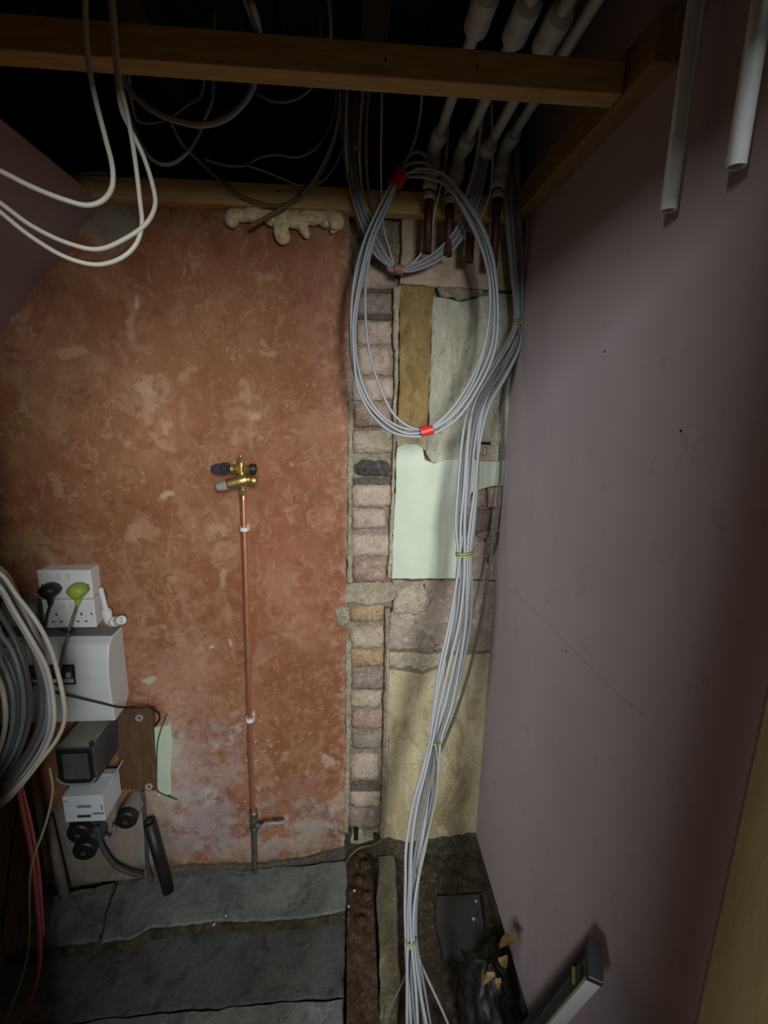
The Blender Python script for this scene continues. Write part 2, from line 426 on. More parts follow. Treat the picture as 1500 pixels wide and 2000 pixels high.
def zs(x, y): return 0.066+0.03*float(fbm(np.array([x*1.3+3.0]), np.array([y+7.0]), 20, 13)[0])
strip = grid_patch('earth_strip', 0.004, 0.088, -0.78, -0.004, 18, 120, zs, 'earth_red', floor)
for i_, (px_, py_, w_, h_) in enumerate(((704, 1668, 22, 14), (712, 1692, 26, 16), (700, 1720, 20, 12), (716, 1752, 22, 12), (705, 1800, 24, 14))):
    q_ = PF(px_, py_, 0.006); rr_ = random.Random(i_); bm = bmesh.new(); bmesh.ops.create_icosphere(bm, subdivisions=2, radius=1.0)
    for vt in bm.verts: vt.co = Vector((vt.co.x*w_*0.00075, vt.co.y*w_*0.0007, vt.co.z*h_*0.0009))*rr_.uniform(.8, 1.15)
    me_ = bpy.data.meshes.new('brick_rubble'); bm.to_mesh(me_); bm.free(); me_.materials.append(MATS['earth_red']); ob_ = bpy.data.objects.new('brick_rubble', me_)
    sc.collection.objects.link(ob_); ob_.location = q_; ob_.parent = floor
slab('rubber_sheet', [(852, 1748), (938, 1744), (946, 1800), (946, 1858), (866, 1866), (850, 1800)], -0.024, 0.05, 'rubber_sheet', 7, 0.001)

# back wall: backing, plaster, bricks, patches
wall_back = struct(box('wall_back', (-1.06, 0.029, -0.1), (0.52, 0.16, ZB+0.06), 'mortar'))
# red plaster sheet
nx, nz = 300, 500
xl, z0, z1 = -1.03, 0.02, 2.125
zz = np.linspace(z0, z1, nz+1); ss = np.linspace(0, 1, nx+1)
edge = 0.0 + (fbm(zz*0+3.3, zz, 26, 5, 4)-0.5)*0.014 + (fbm(zz*0+9.3, zz, 5, 8, 2)-0.5)*0.008
S, Z = np.meshgrid(ss, zz); E = np.repeat(edge[:, None], nx+1, 1); X = xl+S*(E-xl)
rel = (fbm(X+4, Z, 4, 21, 3)-0.5)*0.008+(fbm(X+4, Z, 40, 31, 4)-0.5)*0.0012
distR = E-X
bot = np.clip((0.10+0.02*fbm(X, Z, 15, 3)-Z+0.085*np.clip((X+0.94)/0.94, 0, 1)-0.05)/0.05, 0, 1)
Y = rel - 0.002 + 0.012*np.exp(-distR/0.004) - 0.015*bot*0
# pigment
def srgb(c): return np.array(lin(c)[:3])
col = np.empty(X.shape+(3,)); col[:] = srgb((152, 102, 72))
n1 = fbm(X+2, Z, 3.5, 41); n2 = fbm(X+7, Z, 9, 51); n3 = fbm(X+1, Z, 28, 61); n4 = fbm(X+3, Z+1, 60, 71, 4)
def lay(mask, c): 
    global col
    mk = np.clip(mask, 0, 1)[..., None]; col = col*(1-mk)+srgb(c)*mk
lay((n1-0.45)*2.5*0.7, (142, 92, 62)); lay((0.46-n1)*3*0.7, (168, 116, 94))
lay((n2-0.55)*5*0.4, (170, 128, 94)); lay((0.42-n2)*6*0.5, (136, 80, 56))
WX = (fbm(X+11, Z, 18, 301, 4)-0.5)*0.05; WZ = (fbm(X+15, Z, 18, 311, 4)-0.5)*0.06
def px2xz(px, py): 
    p = P(px, py, 0.0); return p.x, p.z
def stain(px, py, rx, ry, c, a, rough=0.6, seed=0, nz_=None, sl=None):
    x, z = px2xz(px, py); k = 1.45/950
    d = np.sqrt(((X+WX-x)/(rx*k))**2+((Z+WZ-z)/(ry*k))**2)
    nn = nz_ if nz_ is not None else fbm(X+seed*1.7, Z, 20, 100+seed, 6, 0.72)
    lay(np.clip((1.0-d+(nn-0.5)*3.4*rough)*(sl or (1.0 if max(rx, ry) > 100 else 1.9)), 0, 1)*a, c)
# broad tints
stain(60, 860, 190, 150, (150, 116, 74), 0.55, 0.8, 1)
stain(120, 740, 120, 90, (156, 128, 88), 0.5, 1.0, 2)
stain(40, 960, 170, 90, (142, 84, 52), 0.6, 0.8, 3)
stain(300, 900, 200, 130, (168, 118, 86), 0.4, 0.9, 4)
stain(390, 650, 190, 120, (164, 122, 86), 0.4, 0.9, 5)
stain(640, 620, 60, 230, (176, 120, 108), 0.5, 0.6, 6)
stain(560, 1130, 140, 260, (192, 126, 102), 0.45, 0.6, 7)
stain(350, 1330, 150, 170, (200, 156, 136), 0.55, 0.7, 8)
stain(390, 1480, 110, 110, (180, 156, 150), 0.75, 0.7, 9, sl=1.6)
stain(400, 1600, 120, 110, (172, 164, 166), 0.9, 0.8, 10, sl=1.8)
stain(620, 1620, 90, 75, (186, 180, 170), 0.95, 0.8, 11, sl=2.0)
stain(520, 1660, 150, 40, (180, 174, 166), 0.85, 0.8, 12, sl=1.8)
stain(590, 1560, 70, 90, (168, 134, 122), 0.5, 0.8, 13)
stain(350, 1500, 40, 170, (188, 176, 166), 0.6, 0.9, 14)
stain(330, 1450, 26, 60, (198, 198, 184), 0.85, 0.4, 15)
stain(330, 1570, 40, 60, (190, 194, 184), 0.8, 0.6, 16)
stain(190, 1640, 190, 130, (156, 156, 148), 1.0, 0.25, 17, sl=2.6); stain(200, 1650, 170, 110, (158, 158, 150), 1.0, 0.2, 19, sl=2.6)
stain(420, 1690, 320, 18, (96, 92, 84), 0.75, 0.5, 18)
# pale scrape bands and skim marks
stain(50, 1078, 120, 24, (188, 172, 132), 0.85, 0.9, 20)
stain(30, 1052, 90, 12, (172, 150, 108), 0.7, 0.9, 21)
stain(120, 1045, 90, 14, (160, 132, 92), 0.5, 1.0, 22)
stain(220, 445, 55, 45, (146, 146, 130), 0.9, 0.5, 23)
stain(330, 420, 90, 18, (120, 96, 72), 0.6, 0.6, 24)
stain(262, 645, 12, 34, (200, 168, 136), 0.7, 0.9, 25)
stain(135, 692, 26, 12, (196, 168, 128), 0.7, 0.7, 26)
stain(170, 720, 22, 20, (190, 156, 120), 0.6, 0.9, 27)
stain(270, 770, 60, 60, (188, 148, 122), 0.5, 1.4, 28)
stain(300, 790, 30, 34, (204, 176, 150), 0.6, 1.4, 29)
stain(245, 860, 22, 14, (202, 168, 138), 0.7, 0.8, 30)
stain(335, 865, 20, 14, (198, 160, 130), 0.6, 0.9, 31)
stain(365, 730, 20, 10, (196, 158, 128), 0.6, 0.9, 32)
stain(495, 815, 15, 12, (214, 176, 146), 0.8, 0.7, 33)
stain(470, 850, 30, 10, (206, 166, 136), 0.5, 0.9, 34)
stain(325, 967, 18, 7, (216, 190, 166), 0.8, 0.8, 35)
stain(430, 1075, 22, 16, (206, 158, 132), 0.6, 0.8, 36)
stain(290, 1327, 16, 13, (206, 200, 178), 0.9, 0.5, 37)
stain(445, 1253, 4, 14, (236, 224, 210), 0.9, 0.4, 38)
stain(407, 1268, 6, 5, (236, 224, 210), 0.9, 0.4, 39)
stain(268, 588, 6, 9, (232, 206, 176), 0.9, 0.2, 40)
stain(320, 610, 6, 9, (116, 74, 54), 0.6, 0.5, 41)
stain(150, 860, 8, 8, (112, 88, 56), 0.7, 0.4, 42)
stain(560, 1112, 24, 24, (166, 104, 82), 0.45, 0.15, 43)
stain(350, 620, 12, 26, (190, 156, 122), 0.35, 1.2, 44)
stain(640, 1010, 30, 26, (200, 150, 128), 0.3, 1.4, 45)
for i in range(26):
    stain(random.uniform(60, 660), random.uniform(560, 1400), random.uniform(6, 26), random.uniform(5, 22), (206, 166, 138), random.uniform(0.25, 0.6), 1.3, 200+i)
for i in range(30):
    stain(random.uniform(340, 670), random.uniform(1380, 1660), random.uniform(4, 18), random.uniform(4, 22), (206, 194, 184), random.uniform(0.3, 0.75), 1.2, 240+i)
# spatters, vertical scuff near the chase edge
rngs = np.random.default_rng(5)
for i in range(130):
    px, py = (rngs.uniform(340, 672), rngs.uniform(1380, 1650)) if i < 85 else (rngs.uniform(560, 676), rngs.uniform(640, 1400)) if i < 125 else (rngs.uniform(60, 660), rngs.uniform(560, 1380))
    x, z = px2xz(px, py); r = rngs.uniform(0.0012, 0.0030)*(1.0 if i < 85 else 0.8)
    d = np.sqrt(((X-x)/r)**2+((Z-z)/(r*rngs.uniform(0.8, 1.8)))**2)
    lay(np.clip((1.15-d)*2, 0, 1)*(0.85 if i < 85 else 0.55), (230, 214, 196))
lay(np.clip((n4-0.53)*9, 0, 1)*np.exp(-distR/0.05)*0.6, (216, 180, 160))
lay(np.exp(-distR/0.0035)*0.9, (206, 194, 168))
lay(np.clip((fbm(X*1.6+WX*4, Z*0.8+WZ*4, 14, 81, 5, 0.65)-0.54)*7, 0, 1)*0.30*np.clip((1.5-Z)/0.5, 0.25, 1), (206, 168, 146))
lay(np.clip((fbm(X*1.0+WX*3, Z*0.7, 11, 91, 5, 0.65)-0.55)*6, 0, 1)*0.32, (190, 152, 118))
lay(np.clip((n3-0.60)*9, 0, 1)*0.3, (150, 92, 70))
# fine scraped and flaked marks
for sd, fx, fz, th, am, cc in ((401, 2.2, 0.7, 0.625, 0.34, (200, 160, 130)), (411, 0.8, 2.0, 0.64, 0.30, (196, 158, 130)), (421, 1.0, 1.0, 0.64, 0.42, (210, 176, 148)), (431, 1.0, 1.0, 0.62, 0.45, (112, 66, 46))):
    lay(np.clip((fbm(X*fx+WX*2, Z*fz+WZ*2, 24, sd, 6, 0.78)-th)*14, 0, 1)*am, cc)
# relief follows the flaked spots a little
lum = col.mean(2); Y = Y+(lum-lum.mean())*-0.006
V = np.stack([X, Y, Z], -1).reshape(-1, 3)
idx = np.arange((nz+1)*(nx+1)).reshape(nz+1, nx+1)
F = np.stack([idx[:-1, :-1], idx[:-1, 1:], idx[1:, 1:], idx[1:, :-1]], -1).reshape(-1, 4)
me = bpy.data.meshes.new('plaster_coat')
nb = len(V); back = np.stack([edge, np.full(nz+1, 0.036), zz], -1)
V2 = np.concatenate([V, back]); bi = np.arange(nz+1)+nb; ei = idx[:, -1]
F2 = np.stack([ei[:-1], bi[:-1], bi[1:], ei[1:]], -1)
F = np.concatenate([F, F2])
me.vertices.add(len(V2)); me.vertices.foreach_set('co', V2.ravel())
me.loops.add(F.size); me.polygons.add(len(F)); me.loops.foreach_set('vertex_index', F.ravel().astype(np.int32))
me.polygons.foreach_set('loop_start', np.arange(0, F.size, 4, dtype=np.int32)); me.polygons.foreach_set('loop_total', np.full(len(F), 4, dtype=np.int32))
me.update(calc_edges=True); me.validate()
ca = me.color_attributes.new('pigment', 'FLOAT_COLOR', 'POINT')
colr = np.concatenate([col.reshape(-1, 3), np.tile(srgb((196, 186, 160)), (nz+1, 1))]); ca.data.foreach_set('color', np.concatenate([colr, np.ones((len(colr), 1))], 1).ravel())
me.polygons.foreach_set('use_smooth', np.ones(len(F), dtype=bool)); me.materials.append(MATS['plaster_red'])
po = bpy.data.objects.new('plaster_coat', me); sc.collection.objects.link(po); po.parent = wall_back; po['label'] = 'mottled terracotta red plaster'

# exposed bricks down the chase
BR = [(688, 768, 424, 462, 'brick_grey', 0), (688, 768, 468, 504, 'brick_grey', 0), (690, 770, 510, 560, 'brick_pink', 0), (698, 763, 574, 613, 'brick_grey', 6), (699, 765, 627, 671, 'brick_pink', 0),
      (698, 763, 679, 732, 'brick_pink', 0), (689, 768, 738, 783, 'brick_pink', 0), (690, 763, 789, 833, 'brick_red', 0), (690, 768, 840, 885, 'brick_pale', 0),
      (691, 762, 899, 932, 'brick_dark', 9), (688, 765, 949, 991, 'brick_pink', -2), (688, 753, 996, 1033, 'brick_pink', 0), (686, 763, 1046, 1088, 'brick_pink', -2),
      (689, 755, 1094, 1136, 'brick_red', 0), (686, 751, 1185, 1215, 'brick_orange', 2), (685, 751, 1228, 1267, 'brick_pale', -1), (685, 749, 1271, 1304, 'brick_orange', 0),
      (685, 752, 1315, 1348, 'brick_grey', 5), (685, 745, 1354, 1383, 'brick_pale', 0), (687, 748, 1390, 1426, 'brick_red', 3), (688, 745, 1437, 1464, 'brick_grey', 1),
      (684, 740, 1477, 1527, 'brick_pink', 2), (684, 743, 1549, 1579, 'brick_pink', 2), (681, 737, 1584, 1621, 'brick_grey', 4)]
def brick(x0, x1, y0, y1, material, rec, seed):
    rnd = random.Random(seed); yf = 0.014+rec*0.001
    a = P(x0, y1, yf); b = P(x1, y0, yf); c0 = P(x1, y1, yf); d0 = P(x0, y0, yf)
    nxb, nzb = 7, 5; v = []; f = []
    for j in range(nzb+1):
        for i in range(nxb+1):
            s = i/nxb; t = j/nzb
            p = (a.lerp(c0, s)).lerp(d0.lerp(b, s), t)
            e = min(s, 1-s)*nxb*0.5; g = min(t, 1-t)*nzb*0.5
            drop = 0.005*(1-min(1, e))**2+0.005*(1-min(1, g))**2
            jit = rnd.uniform(-0.0022, 0.0022)*(2.2 if material == 'brick_dark' else 1)
            v.append((p.x+rnd.uniform(-1, 1)*0.0026, yf+drop+jit, p.z+rnd.uniform(-1, 1)*0.0026))
    for j in range(nzb):
        for i in range(nxb):
            k = j*(nxb+1)+i; f.append((k, k+1, k+nxb+2, k+nxb+1))
    n0 = len(v); ring = [i for i in range(nxb+1)]+[(j+1)*(nxb+1)-1 for j in range(1, nzb+1)]+[nzb*(nxb+1)+i for i in range(nxb-1, -1, -1)]+[j*(nxb+1) for j in range(nzb-1, 0, -1)]
    for k in ring: v.append((v[k][0], 0.05, v[k][2]))
    m_ = len(ring)
    for i in range(m_):
        j = (i+1) % m_; f.append((ring[i], n0+i, n0+j, ring[j]))
    return mesh('brick', v, f, material, wall_back, smooth=True)
for i, b in enumerate(BR): brick(*b, 300+i)
# rough pointing that stands proud of the bed here and there
prism('mortar_lump', [(662, 1152), (690, 1140), (735, 1138), (778, 1144), (782, 1168), (750, 1181), (700, 1182), (664, 1180)], 0.004, 0.05, 'mortar_pale', wall_back, 0.008, 0.004, 0.006, 11)
prism('mortar_lump', [(652, 1192), (668, 1184), (682, 1188), (682, 1220), (668, 1226), (655, 1216)], -0.006, 0.05, 'mortar_pale', wall_back, 0.008, 0.003, 0.006, 12)
prism('mortar_lump', [(690, 934), (764, 932), (766, 948), (690, 948)], 0.022, 0.05, 'mortar_dark', wall_back, 0.008, 0.002, 0.004, 14)
prism('mortar_lump', [(690, 614), (766, 613), (768, 625), (690, 625)], 0.022, 0.05, 'mortar_dark', wall_back, 0.008, 0.002, 0.004, 15)
prism('mortar_lump', [(686, 563), (768, 562), (768, 573), (688, 573)], 0.024, 0.05, 'mortar_dark', wall_back, 0.008, 0.002, 0.004, 16)
prism('mortar_lump', [(684, 1530), (742, 1528), (742, 1547), (684, 1547)], 0.020, 0.05, 'mortar_dark', wall_back, 0.008, 0.003, 0.004, 17)
# plaster arris strips beside the chase
prism('plaster_arris', [(680, 780), (690, 786), (689, 900), (687, 1000), (688, 1140), (678, 1140), (679, 1000), (680, 900)], -0.001, 0.05, 'mortar_pale', wall_back, 0.010, 0.0022, 0.003, 21)
prism('plaster_arris', [(674, 1250), (686, 1255), (684, 1400), (683, 1500), (680, 1640), (671, 1640), (674, 1500), (675, 1400)], -0.001, 0.05, 'mortar_pale', wall_back, 0.010, 0.0022, 0.003, 22)
prism('plaster_arris', [(769, 562), (782, 556), (780, 640), (778, 720), (774, 800), (774, 870), (770, 1000), (764, 1130), (757, 1128), (764, 1000), (768, 880), (768, 800), (772, 700), (768, 640)], 0.001, 0.05, 'mortar_pale', wall_back, 0.010, 0.0025, 0.003, 23)
prism('plaster_arris', [(752, 1190), (762, 1190), (760, 1300), (757, 1450), (755, 1560), (750, 1640), (742, 1640), (746, 1560), (748, 1450), (752, 1300)], 0.000, 0.05, 'mortar', wall_back, 0.010, 0.002, 0.003, 24)
prism('plaster_arris', [(756, 1270), (760, 1270), (758, 1450), (755, 1600), (751, 1600), (754, 1450)], -0.004, 0.05, 'mortar_pale', wall_back, 0.02, 0.0008, 0.001, 25)

# the patched strip between the chase and the corner
prism('plaster_patch', [(690, 425), (790, 425), (786, 510), (770, 512), (690, 508)], 0.030, 0.05, 'mortar_dark', wall_back, 0.010, 0.002, 0.003, 30)
prism('plaster_patch', [(786, 424), (1034, 424), (1026, 566), (940, 566), (860, 560), (780, 553), (784, 500)], 0.000, 0.05, 'plaster_pink', wall_back, 0.014, 0.0025, 0.003, 31)
prism('plaster_patch', [(809, 426), (832, 430), (834, 500), (812, 502)], -0.004, 0.05, 'mortar_pale', wall_back, 0.010, 0.003, 0.003, 32)
prism('plaster_patch', [(780, 555), (850, 561), (846, 600), (842, 660), (840, 740), (836, 842), (800, 842), (776, 830), (778, 790), (780, 700)], 0.004, 0.05, 'plaster_ochre', wall_back, 0.012, 0.002, 0.003, 33)
prism('plaster_patch', [(846, 578), (900, 590), (940, 578), (1018, 570), (1010, 700), (1002, 800), (998, 900), (900, 902), (844, 904), (832, 886), (838, 840), (842, 700)], 0.001, 0.05, 'plaster_rib', wall_back, 0.012, 0.002, 0.003, 34)
prism('mortar_lump', [(852, 558), (945, 566), (942, 578), (915, 584), (898, 590), (880, 580), (862, 578)], -0.003, 0.05, 'mortar', wall_back, 0.007, 0.003, 0.004, 35)
prism('plaster_patch', [(770, 842), (838, 842), (832, 882), (812, 866), (776, 872)], 0.006, 0.05, 'plaster_cream', wall_back, 0.01, 0.002, 0.003, 36)
prism('paint_patch', [(776, 874), (790, 866), (812, 867), (826, 876), (830, 898), (848, 905), (872, 898), (908, 897), (998, 900), (992, 948), (962, 950), (936, 958), (922, 962), (898, 1000), (898, 1020), (904, 1050), (914, 1050), (916, 1131), (765, 1131), (770, 1000)], -0.002, 0.05, 'paint_green', wall_back, 0.012, 0.0018, 0.002, 37)
prism('brick', [(924, 962), (948, 954), (950, 988), (924, 992)], 0.012, 0.05, 'brick_grey', wall_back, 0.008, 0.002, 0.004, 38)
prism('brick', [(952, 952), (988, 948), (984, 990), (954, 992)], 0.010, 0.05, 'brick_red', wall_back, 0.008, 0.002, 0.004, 39)
prism('brick', [(912, 996), (972, 996), (970, 1036), (914, 1040)], 0.012, 0.05, 'plaster_mauve_patch', wall_back, 0.008, 0.002, 0.004, 40)
prism('mortar_lump', [(900, 1000), (914, 998), (916, 1050), (906, 1050)], 0.024, 0.05, 'mortar_dark', wall_back, 0.008, 0.002, 0.003, 41)
prism('mortar_lump', [(960, 994), (978, 992), (976, 1040), (940, 1056), (930, 1046), (960, 1036)], 0.004, 0.05, 'brick_grey', wall_back, 0.006, 0.003, 0.004, 42)
prism('plaster_patch', [(916, 1050), (932, 1048), (950, 1062), (946, 1090), (954, 1105), (978, 1052), (974, 1134), (916, 1132)], -0.001, 0.05, 'plaster_mid', wall_back, 0.008, 0.0025, 0.003, 43)
prism('plaster_patch', [(766, 1134), (972, 1136), (964, 1272), (900, 1274), (830, 1270), (758, 1268), (762, 1200), (780, 1180)], 0.003, 0.05, 'plaster_mid', wall_back, 0.010, 0.003, 0.004, 44)
prism('mortar_lump', [(778, 1152), (806, 1142), (830, 1136), (842, 1180), (830, 1196), (812, 1202), (784, 1200), (768, 1196)], -0.006, 0.05, 'mortar_pale', wall_back, 0.008, 0.004, 0.006, 45)
prism('mortar_lump', [(812, 1244), (838, 1240), (852, 1258), (846, 1276), (820, 1274)], -0.004, 0.05, 'mortar', wall_back, 0.007, 0.004, 0.005, 46)
prism('mortar_lump', [(760, 1276), (800, 1274), (826, 1280), (868, 1276), (866, 1300), (846, 1306), (826, 1312), (800, 1302), (782, 1308), (760, 1302)], -0.001, 0.05, 'mortar_pale', wall_back, 0.007, 0.004, 0.005, 47)
prism('plaster_patch', [(759, 1308), (790, 1312), (826, 1318), (860, 1306), (880, 1280), (966, 1276), (952, 1450), (944, 1600), (938, 1650), (742, 1650), (754, 1560), (757, 1400)], 0.002, 0.05, 'plaster_cream', wall_back, 0.012, 0.0025, 0.003, 48)
prism('plaster_base', [(672, 1624), (742, 1644), (760, 1636), (800, 1648), (860, 1636), (938, 1628), (938, 1790), (672, 1790)], -0.003, 0.05, 'plaster_dark', wall_back, 0.010, 0.005, 0.005, 49)
prism('mortar_lump', [(688, 1628), (706, 1620), (712, 1634), (730, 1640), (700, 1650), (684, 1646)], -0.012, 0.03, 'mortar_pale', wall_back, 0.008, 0.0015, 0.002, 50)
box('brick_hole', (P(691, 1640, -0.014).x, -0.0135, P(691, 1642, -0.014).z), (P(700, 1622, -0.014).x, 0.0, P(700, 1622, -0.014).z), 'hole', wall_back)
prism('mortar_fillet', [(300, 1700), (420, 1694), (520, 1690), (600, 1680), (676, 1660), (676, 1692), (520, 1706), (300, 1722)], -0.018, 0.03, 'mortar_dark', wall_back, 0.015, 0.0025, 0.003, 51)

# right wall, soffit, left wall, void above, front wall with the doorway
wall_right = struct(box('wall_right', (XR, -0.964, 0.14), (XR+0.05, 0.03, 2.46), 'wall_mauve'))
struct(box('trim_1', (XR+0.012, -0.964, -0.1), (XR+0.05, 0.16, 0.14), 'plaster_dark'))
prism('crack_dummy', [(0, 0), (1, 0), (1, 1)], 5, 5.1, 'hole') if False else None
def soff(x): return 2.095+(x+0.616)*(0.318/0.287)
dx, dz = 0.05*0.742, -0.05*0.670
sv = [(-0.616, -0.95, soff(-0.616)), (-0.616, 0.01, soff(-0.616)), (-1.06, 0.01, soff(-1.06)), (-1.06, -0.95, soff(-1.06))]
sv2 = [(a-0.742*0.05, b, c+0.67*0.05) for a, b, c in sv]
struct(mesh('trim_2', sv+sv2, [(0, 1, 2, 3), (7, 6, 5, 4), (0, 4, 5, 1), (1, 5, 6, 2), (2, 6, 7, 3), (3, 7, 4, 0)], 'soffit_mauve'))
struct(box('wall_left', (-1.06, -0.97, -0.1), (-1.0, 0.035, 2.46), 'panel_brown'))
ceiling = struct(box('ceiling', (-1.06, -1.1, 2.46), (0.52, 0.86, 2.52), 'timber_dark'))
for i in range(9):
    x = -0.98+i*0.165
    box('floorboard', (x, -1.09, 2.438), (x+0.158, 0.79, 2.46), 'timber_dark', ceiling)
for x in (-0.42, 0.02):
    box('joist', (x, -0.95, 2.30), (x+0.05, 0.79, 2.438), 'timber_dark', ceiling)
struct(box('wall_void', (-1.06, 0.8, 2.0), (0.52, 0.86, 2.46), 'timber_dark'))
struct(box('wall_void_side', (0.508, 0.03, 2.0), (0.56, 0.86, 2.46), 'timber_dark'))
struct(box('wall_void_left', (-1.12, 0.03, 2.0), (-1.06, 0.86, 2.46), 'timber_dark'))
struct(box('wall_front', (-1.06, -1.10, -0.1), (-0.42, -0.97, 2.46), 'plaster_pink'))
struct(box('wall_front_head', (-0.42, -1.10, 1.985), (0.458, -0.97, 2.46), 'plaster_pink'))
struct(box('wall_front_return', (0.508, -1.10, -0.1), (0.95, -0.964, 2.46), 'plaster_pink'))
struct(box('light_blocker_low', (-1.3, -1.72, -0.1), (0.95, -1.62, 0.98), 'plaster_pink'))  # unseen block added behind the camera to shade the floor
struct(box('light_blocker_pier', (-0.26, -1.72, 0.98), (-0.09, -1.62, 2.46), 'plaster_pink'))  # unseen post added to keep light off the near right wall
lining = struct(box('door_1', (0.449, -1.14, -0.1), (0.508, -0.964, 1.985), 'lining_olive', bevel=0.003))
# hairline crack and filled screw heads in the mauve board
for (px, py, r) in ((1181, 686, 0.0035), (1106, 1272, 0.003), (1088, 1468, 0.002), (1184, 890, 0.002), (1212, 1368, 0.002), (1330, 842, 0.003)):
    p = PX(px, py, XR); rod('screw_hole', (XR-0.0006, p.y, p.z), (XR+0.001, p.y, p.z), [(0, r*0.7), (1, r*0.7)], 'hole' if r > 0.0025 else 'crumb', wall_right, 8)
crk = [PX(px, py, XR-0.0003) for px, py in ((985, 1145), (1020, 1172), (1060, 1208), (1110, 1260), (1160, 1310), (1212, 1360), (1262, 1400))]
tube('hairline_crack', crk, 0.0005, 'brick_grey', wall_right, 3, 5)

# ------------------------------------------------------------------ timbers of the ceiling frame
yb0, yb1 = -0.561, -0.523
box_b = lambda n, lo, hi, m_: box(n, lo, hi, m_, None, 0.002)
o = box_b('timber_batten', (-0.95, yb0, ZB), (0.416, yb1, ZB+0.044), 'timber'); tag(o, 'long pale timber batten crossing the cupboard near the top, in front of the hanging cables', 'batten', 'ceiling frame battens')
for px, py in ((932, 145), (752, 148)):
    p = P(px, py, yb0); rod('screw_head', (p.x, yb0-0.0008, ZB+0.022), (p.x, yb0+0.002, ZB+0.022), [(0, 0.002), (1, 0.002)], 'hole', o, 8)
o = box_b('timber_batten', (-0.66, -0.045, ZB), (0.418, 0.0, ZB+0.050), 'timber_lit'); tag(o, 'timber batten fixed along the top of the red plaster wall above the foam', 'batten', 'ceiling frame battens')
p = P(543, 373, -0.045); rod('screw_head', (p.x, -0.0458, p.z), (p.x, -0.043, p.z), [(0, 0.003), (1, 0.003)], 'hole', o, 8)
o = box_b('timber_batten', (0.418, -0.636, ZB), (XR, 0.0, ZB+0.06), 'timber_y'); tag(o, 'timber batten running up the mauve right wall towards the viewer', 'batten', 'ceiling frame battens')
o = prism('plaster_crust', [(135, 338), (160, 332), (210, 336), (250, 340), (310, 348), (300, 354), (210, 350), (150, 352)], -0.050, 0.0, 'mortar_pale', None, 0.008, 0.004, 0.005, 60); tag(o, 'crumbly ridge of old plaster lying on the left end of the wall batten', 'plaster')
p = o.data
# ------------------------------------------------------------------ expanding foam under the wall batten
def foam(blobs):
    bm = bmesh.new()
    for px, py, r, y in blobs:
        p = P(px, py, y); bmesh.ops.create_icosphere(bm, subdivisions=3, radius=r*1.42/950*random.uniform(0.85, 1.1), matrix=Matrix.Translation(p))
    me = bpy.data.meshes.new('expanding_foam'); bm.to_mesh(me); bm.free(); me.materials.append(MATS['foam'])
    o = bpy.data.objects.new('expanding_foam', me); sc.collection.objects.link(o)
    rm = o.modifiers.new('remesh', 'REMESH'); rm.mode = 'VOXEL'; rm.voxel_size = 0.0022; rm.use_smooth_shade = True
    smo = o.modifiers.new('smooth', 'SMOOTH'); smo.iterations = 1; smo.factor = 0.5
    return o
bl = [(452, 430, 13, -.02), (454, 421, 11, -.02)]+[(462+i*9, 419+2*math.sin(i), 11, -.018) for i in range(11)]
for (a_, b_, r_, y_) in list(bl): bl.append((a_+random.uniform(-8, 8), b_+random.uniform(-3, 7), r_*random.uniform(.4, .65), y_-.012))
bl += [(530, 430, 10, -.02), (546, 438, 12, -.025), (549, 452, 13, -.025), (552, 462, 13, -.022), (560, 424, 12, -.02), (572, 430, 12, -.025), (585, 432, 14, -.02), (592, 446, 10, -.02), (597, 456, 7, -.02), (600, 462, 4.5, -.02),
       (600, 424, 12, -.02), (612, 426, 12, -.02), (625, 425, 12, -.02), (636, 430, 12, -.02), (650, 426, 13, -.025), (656, 432, 15, -.028), (652, 446, 7, -.02), (649, 452, 4, -.02), (640, 420, 11, -.02), (578, 420, 10, -.015), (662, 424, 9, -.02)]
for (a_, b_, r_, y_) in list(bl[26:]): bl.append((a_+random.uniform(-8, 8), b_+random.uniform(-6, 8), r_*random.uniform(.4, .65), y_-.014))
tag(foam(bl), 'cream expanding foam squeezed out in blobs and drips below the wall batten', 'foam')

# ------------------------------------------------------------------ copper riser with brass valve and clips
def V3(px, py, y): return P(px, py, y)
YP = -0.034
pr = thing('copper_riser', 'bright copper pipe rising up the red wall to a brass valve with a blue lever', 'pipe', (P(497, 1720, YP).x, YP, 0.05))
ppts = [(475, 958), (477, 1033), (480, 1120), (482, 1200), (485, 1300), (488, 1405), (490, 1480), (493, 1545), (495, 1592)]
tube('pipe', [V3(a, b, YP) for a, b in ppts], 0.0078, 'copper', pr, 4, 16)
tube('iron_pipe', [V3(a, b, YP) for a, b in ((495, 1590), (497, 1640), (498, 1690), (499, 1722))], 0.0085, 'steel_old', pr, 4, 14)
k = 1.40/950
def px_rod(n, a, b, prof, m_, par, y=YP, y2=None, hexa=False, seg=20): return rod(n, V3(a[0], a[1], y), V3(b[0], b[1], y if y2 is None else y2), [(t, r*k) for t, r in prof], m_, par, seg, True, hexa)
px_rod('nut', (475, 967), (475, 958), [(0, 7), (1, 7)], 'brass', pr, hexa=True)
px_rod('neck', (475, 960), (474, 944), [(0, 6), (.2, 7.2), (.35, 6), (.6, 7), (1, 7)], 'brass', pr)
vb = px_rod('valve_body', (436, 949), (484, 936), [(0, 8), (.05, 10), (.3, 11), (.45, 10.5), (.6, 11), (.9, 11.5), (1, 9)], 'brass', pr, YP-0.008)
px_rod('ridge', (458, 943), (462, 942), [(0, 11.6), (1, 11.6)], 'brass', vb, YP-0.008)
px_rod('ridge', (466, 941), (470, 940), [(0, 11.9), (1, 11.9)], 'brass', vb, YP-0.008)
px_rod('grey_plug', (424, 952), (444, 947), [(0, 7), (.1, 8), (.8, 10), (1, 10)], 'cap_grey', pr, YP-0.010)
